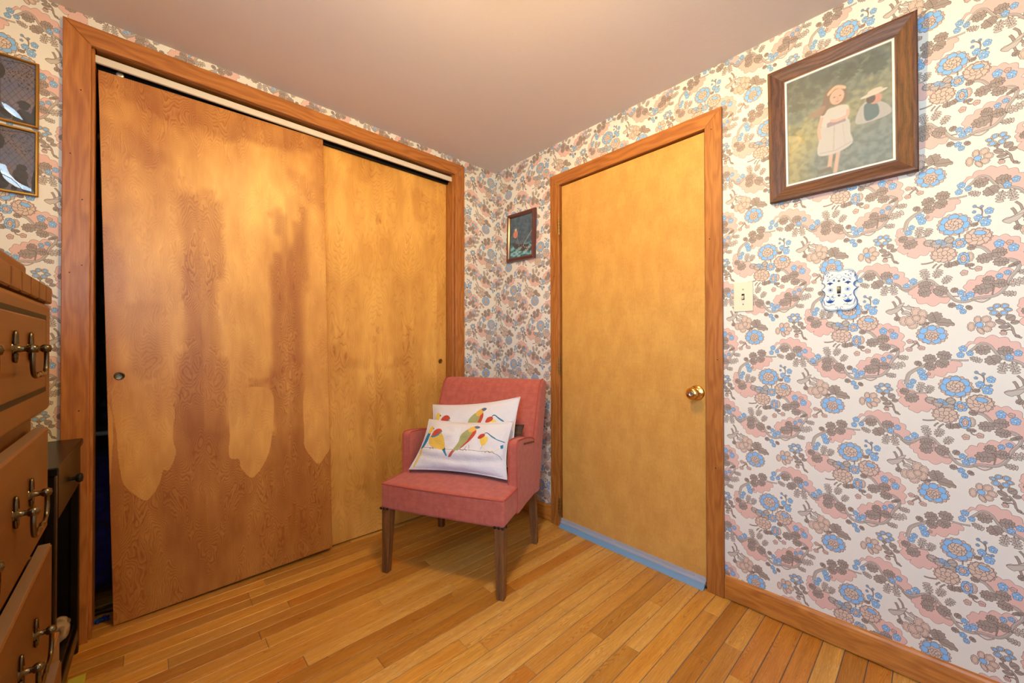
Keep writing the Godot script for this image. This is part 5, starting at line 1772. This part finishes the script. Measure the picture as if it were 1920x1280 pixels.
func _dresser() -> void:
	var base := Vector3(-2.235, 0, 1.15)
	var t := thing("dresser", "tall maple chest of drawers with brass bail pulls at the left edge", "dresser", base)
	var off := Transform3D(Basis.IDENTITY, -base)
	var z0 := 0.722
	var z1 := 1.60
	var mb := MB.new()
	mb.xf = off; mb.grain = Vector3(0, 1, 0); mb.uvs = Vector2(1.0, 2.0)
	mb.box(Vector3(-2.2365, 0.5, (z0 + z1) / 2), Vector3(0.427, 0.88, z1 - z0), 0.004)
	part(t, "body", mb, M.maple)
	mb = MB.new()
	mb.xf = off; mb.grain = Vector3(0, 0, 1); mb.uvs = Vector2(1.0, 2.0)
	mb.box(Vector3(-2.23, 0.03, (z0 + z1) / 2), Vector3(0.42, 0.06, z1 - z0 + 0.01), 0.004)
	part(t, "plinth", mb, M.maple)
	mb = MB.new()
	mb.xf = off; mb.grain = Vector3(0, 0, 1); mb.uvs = Vector2(1.0, 2.0)
	mb.rbox(Vector3(-2.225, 1.0595, (z0 + z1) / 2), Vector3(0.45, 0.254, z1 - z0 + 0.09), 0.014, 3, 1)
	part(t, "top_frieze", mb, M.maple)
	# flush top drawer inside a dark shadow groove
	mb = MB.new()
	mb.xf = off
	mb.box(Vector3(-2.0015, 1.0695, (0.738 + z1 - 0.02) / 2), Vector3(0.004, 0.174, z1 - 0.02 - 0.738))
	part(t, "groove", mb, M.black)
	mb = MB.new()
	mb.xf = off; mb.grain = Vector3(0, 0, 1); mb.uvs = Vector2(1.0, 2.0); mb.uvo = Vector2(0.3, 0.5)
	mb.rbox(Vector3(-2.003, 1.0695, (0.759 + z1 - 0.037) / 2), Vector3(0.012, 0.154, z1 - 0.037 - 0.759), 0.004, 2, 1)
	var d := part(t, "drawer", mb, M.maple)
	for z in [1.0, 1.36]:
		_pull(d, Vector3(-1.997, 1.082, z) - base)
	# three lipped drawers, each standing open a little further
	var rows := [[0.672, 0.900, -1.995], [0.392, 0.632, -1.988], [0.085, 0.355, -1.972]]
	for r in rows:
		var y0: float = r[0]
		var y1: float = r[1]
		var xf: float = r[2]
		mb = MB.new()
		mb.xf = off; mb.grain = Vector3(0, 0, 1); mb.uvs = Vector2(1.0, 2.0); mb.uvo = Vector2(y0, y0 * 2.0)
		mb.box(Vector3(xf - 0.011, (y0 + y1) / 2, (0.742 + z1 - 0.02) / 2), Vector3(0.022, y1 - y0, z1 - 0.02 - 0.742), 0.004)
		d = part(t, "drawer", mb, M.maple)
		mb = MB.new()
		mb.xf = off; mb.grain = Vector3(0, 0, 1)
		mb.box(Vector3(xf - 0.0115, y1, (0.744 + z1 - 0.022) / 2), Vector3(0.0185, 0.0016, z1 - 0.022 - 0.744), 0.0005)
		part(d, "worn_edge", mb, M.maple_edge)
		for z in [0.765, z1 - 0.045]:
			mb = MB.new()
			mb.xf = off; mb.grain = Vector3(1, 0, 0)
			mb.box(Vector3((xf - 0.022 - 2.03) / 2, (y0 + y1) / 2, z), Vector3(xf - 0.022 + 2.03, y1 - y0 - 0.03, 0.012), 0.001)
			part(d, "drawer_side", mb, M.maple_edge)
		for z in [1.0, 1.36]:
			_pull(d, Vector3(xf, (y0 + y1) / 2 + 0.012, z) - base)
	# moulded top with a notched edge, and the raised board on it
	mb = MB.new()
	mb.xf = off; mb.grain = Vector3(0, 0, 1); mb.uvs = Vector2(1.0, 2.0)
	mb.box(Vector3(-2.234, 1.2075, (0.672 + z1 + 0.05) / 2), Vector3(0.455, 0.042, z1 + 0.05 - 0.672), 0.004)
	var top := part(t, "top_board", mb, M.maple)
	var z := 0.668
	while z < z1 + 0.04:
		mb = MB.new()
		mb.xf = off; mb.grain = Vector3(0, 0, 1); mb.uvs = Vector2(1.0, 2.0); mb.uvo = Vector2(z * 3.0, z)
		mb.box(Vector3(-2.006, 1.2075, z + 0.0385), Vector3(0.014, 0.040, 0.073), 0.003)
		part(top, "edge_block", mb, M.maple)
		z += 0.08
	mb = MB.new()
	mb.xf = off * Transform3D(Basis(Vector3(0, 0, 1), Vector3(1, 0, 0), Vector3(0, 1, 0)), Vector3(0, 1.2285, 0))   # local x is z, local y is x
	mb.uvs = Vector2(1.0, 2.0)
	var o := PackedVector2Array()
	for c in [[0.835, -2.107, PI / 2], [0.835, -2.35, PI], [1.52, -2.35, PI * 1.5], [1.52, -2.107, 0.0]]:
		for k in 8:
			var a: float = c[2] + k * PI / 14.0
			o.append(Vector2(c[0] + cos(a) * 0.09, c[1] + sin(a) * 0.09))
	mb.slab(o, 0.030, 0.007, 2, false)
	part(t, "raised_board", mb, M.maple)

# ---------------------------------------------------------------- black stand between dresser and closet
func _nightstand() -> void:
	var base := Vector3(-2.205, 0, 0.262)
	var t := thing("nightstand", "black painted nightstand with one drawer and an open compartment", "nightstand", base, -0.019)
	var b: Material = M.black_wood
	var mb := MB.new()
	mb.box(Vector3(0, 0.742, 0), Vector3(0.41, 0.022, 0.464), 0.003)
	part(t, "top", mb, b)
	for s in [-1.0, 1.0]:
		mb = MB.new()
		mb.box(Vector3(-0.004, 0.385, s * 0.2155), Vector3(0.385, 0.69, 0.016), 0.002)
		part(t, "side_panel", mb, b)
		mb = MB.new()
		mb.box(Vector3(0.188, 0.366, s * 0.211), Vector3(0.022, 0.73, 0.03), 0.003)
		part(t, "post", mb, b)
	mb = MB.new()
	mb.box(Vector3(-0.192, 0.385, 0), Vector3(0.01, 0.69, 0.41), 0.001)
	part(t, "back_panel", mb, b)
	mb = MB.new()
	mb.box(Vector3(0.0, 0.108, 0), Vector3(0.38, 0.018, 0.41), 0.002)
	part(t, "bottom_shelf", mb, b)
	mb = MB.new()
	mb.box(Vector3(0.19, 0.075, 0), Vector3(0.018, 0.05, 0.39), 0.003)
	part(t, "apron", mb, b)
	mb = MB.new()
	mb.box(Vector3(0.0, 0.588, 0), Vector3(0.38, 0.014, 0.41), 0.001)
	part(t, "drawer_rail", mb, b)
	mb = MB.new()
	mb.box(Vector3(0.190, 0.664, 0), Vector3(0.02, 0.13, 0.388), 0.003)
	var d := part(t, "drawer", mb, b)
	mb = MB.new()
	mb.xf = Transform3D(Basis(Vector3(0, 0, 1), -PI / 2), Vector3(0.2, 0.664, 0.0))
	mb.lathe([[0.006, 0.0], [0.006, 0.01], [0.013, 0.016], [0.015, 0.022], [0.012, 0.027], [0.0, 0.029]], 18)
	part(d, "knob", mb, M.black)
	# a pale ribbed sponge on the bottom shelf
	t = thing("bath_sponge", "pale beige rough sponge lying in the black nightstand", "sponge", Vector3(-2.04, 0.118, 0.165))
	mb = MB.new()
	var nz := noise(9, 40.0, 2)
	mb.rbox(Vector3(0, 0.033, 0), Vector3(0.05, 0.066, 0.08), 0.024, 4, 5, func(p: Vector3) -> Vector3:
		return p * Vector3(1.0, 1.0, 1.0) + Vector3(nz.get_noise_3dv(p), 0, nz.get_noise_3dv(p + Vector3(3, 1, 2))) * 0.006)
	part(t, "body", mb, mat(Color(0.62, 0.54, 0.44), 0.95, 0.0, null, _bumps(64, 0.2, 6.0, 4), 1.0))

# ---------------------------------------------------------------- what shows through the gap of the closet
func _closet_contents() -> void:
	var t := thing("suitcase", "navy blue fabric suitcase standing inside the closet behind the gap", "suitcase", Vector3(-2.0, 0, -0.36))
	var navy := mat(Color(0.09, 0.11, 0.40), 0.85, 0.0, null, _bumps(128, 0.12, 5.0, 6), 1.0)
	var mb := MB.new()
	mb.rbox(Vector3(0, 0.345, 0), Vector3(0.42, 0.56, 0.24), 0.03, 3, 3)
	part(t, "shell", mb, navy)
	mb = MB.new()
	mb.rbox(Vector3(0, 0.30, 0.128), Vector3(0.34, 0.40, 0.03), 0.014, 3, 2)
	part(t, "front_pocket", mb, navy)
	for s in [-1.0, 1.0]:
		mb = MB.new()
		mb.xf = Transform3D(Basis(Vector3(0, 0, 1), PI / 2), Vector3(s * 0.16 + 0.012, 0.032, 0.05))
		mb.lathe([[0.0, 0.0], [0.03, 0.001], [0.032, 0.006], [0.032, 0.018], [0.03, 0.023], [0.0, 0.024]], 20)
		part(t, "wheel", mb, M.black)
		mb = MB.new()
		mb.box(Vector3(s * 0.16, 0.05, 0.0), Vector3(0.05, 0.04, 0.2), 0.004)
		part(t, "wheel_bracket", mb, M.black)
		mb = MB.new()
		mb.tube([Vector3(s * 0.12, 0.62, 0.07), Vector3(s * 0.12, 0.712, 0.07)], 0.006, 8)
		part(t, "handle_tube", mb, M.steel)
	mb = MB.new()
	mb.tube([Vector3(-0.128, 0.712, 0.07), Vector3(0.128, 0.712, 0.07)], 0.010, 12)
	part(t, "handle_grip", mb, mat(Color(0.50, 0.66, 0.78), 0.35))
	t = thing("closet_rod", "round wooden clothes rod inside the closet", "rod", Vector3(-1.17, 1.72, -0.36))
	mb = MB.new()
	mb.xf = Transform3D(Basis(Vector3(0, 0, 1), PI / 2), Vector3.ZERO)
	mb.lathe([[0.0, -1.065], [0.016, -1.065], [0.016, 1.065], [0.0, 1.065]], 16)
	part(t, "rod", mb, M.trim)
	t = thing("black_coat", "black textured coat hanging inside the dark closet", "coat", Vector3(-2.0, 0.74, -0.36))
	mb = MB.new()
	var nz := noise(15, 6.0, 3)
	for s in [-1.0, 1.0]:
		mb.sheet(func(u: float, v: float) -> Vector3:
			var w := 0.21 * (0.62 + 0.38 * smoothstep(0.0, 0.22, v)) 
			var x := (u - 0.5) * 2.0
			var f := sin(x * 14.0 + v * 2.0) * 0.012 * v + nz.get_noise_2d(u * 3.0, v * 3.0) * 0.02
			return Vector3(x * w, 0.91 * (1.0 - v), s * (0.055 * sqrt(maxf(1.0 - x * x, 0.0)) + f * (1.0 - x * x))), 28, 30, -s)
	part(t, "body", mb, mat(Color(0.035, 0.033, 0.035), 0.9, 0.0, null, _bumps(128, 0.1, 8.0, 12), 1.0))
	mb = MB.new()
	var hook := []
	for k in 14:
		var a := -PI * 0.25 + PI * 1.3 * k / 13.0
		hook.append(Vector3(0, 0.98 + sin(a) * 0.0195, cos(a) * 0.0195))
	hook.reverse()
	hook.push_back(Vector3(0, 0.945, 0.004)); hook.push_back(Vector3(0, 0.89, 0.0))
	mb.tube(hook, 0.002, 6)
	part(t, "hanger_hook", mb, M.steel)
	# loose cords and a torn blue wrapper on the closet floor
	t = thing("power_cord", "loose black cord lying on the closet floor", "cord", Vector3(-1.96, 0.0, -0.2))
	mb = MB.new()
	var line := []
	for q in smooth(pts([-0.1, 0.02, -0.05, 0.045, 0.0, 0.03, 0.06, 0.05, 0.1, 0.02, 0.06, -0.01, 0.0, 0.0, -0.06, -0.02, -0.1, 0.01]), 5):
		line.append(Vector3(q.x, 0.0045, q.y))
	mb.tube(line, 0.004, 7)
	part(t, "cord", mb, M.black)
	t = thing("plastic_wrapper", "crumpled shiny blue plastic wrapper on the closet floor", "wrapper", Vector3(-1.954, 0.0, -0.105))
	mb = MB.new()
	var wr := noise(27, 1.6, 2)
	mb.sheet(func(u: float, v: float) -> Vector3:
		var r := 0.6 + 0.5 * absf(wr.get_noise_2d(u * 3.0, v * 2.0))
		return Vector3((u - 0.5) * 0.055 * r, 0.002 + 0.02 * absf(wr.get_noise_2d(u * 4.0 + 5.0, v * 4.0)) + 0.006 * sin(u * PI) * sin(v * PI), (v - 0.5) * 0.04 * r), 12, 12, -1.0)
	part(t, "film", mb, mat(Color(0.05, 0.22, 0.62), 0.12))

# ---------------------------------------------------------------- floor bits beside the dresser
func _small_things() -> void:
	var t := thing("cardboard_box", "small tan box with yellow and orange label between dresser and nightstand", "box", Vector3(-2.09, 0, 0.612))
	var P := Pic.new(96, 64, Color(0.86, 0.66, 0.14))
	P.poly(pts([40, 0, 96, 0, 96, 64, 40, 64]), Color(0.80, 0.30, 0.05))
	P.oval(44, 24, 26, 12, Color(0.84, 0.76, 0.36), -0.2)
	P.oval(40, 24, 15, 8, Color(0.30, 0.06, 0.05), -0.2)
	P.oval(56, 20, 8, 5, Color(0.08, 0.10, 0.05), -0.2)
	for k in 6:
		P.line(pts([60, 36 + k * 4, 88, 36 + k * 4]), 1.2, Color(0.35, 0.12, 0.05))
	var card := mat(Color(0.52, 0.38, 0.22), 0.85)
	var mb := MB.new()
	mb.box(Vector3(0, 0.1675, 0), Vector3(0.19, 0.335, 0.11), 0.002)
	part(t, "carton", mb, card)
	mb = MB.new()
	mb.fit = Rect2(-0.09, -0.05, 0.18, 0.1)
	mb.xf = Transform3D(Basis(Vector3(1, 0, 0), -PI / 2), Vector3(0, 0.3352, 0))
	mb.box(Vector3(0, 0, 0), Vector3(0.18, 0.1, 0.001))
	part(t, "label", mb, mat(Color.WHITE, 0.5, 0.0, P.tex()))
	t = thing("paper_slip", "small yellow-green paper slip on the floor by the dresser", "paper", Vector3(-1.992, 0.0, 0.238))
	mb = MB.new()
	mb.box(Vector3(0, 0.0012, 0), Vector3(0.04, 0.0012, 0.055), 0.0002)
	part(t, "sheet", mb, mat(Color(0.70, 0.68, 0.25), 0.8))
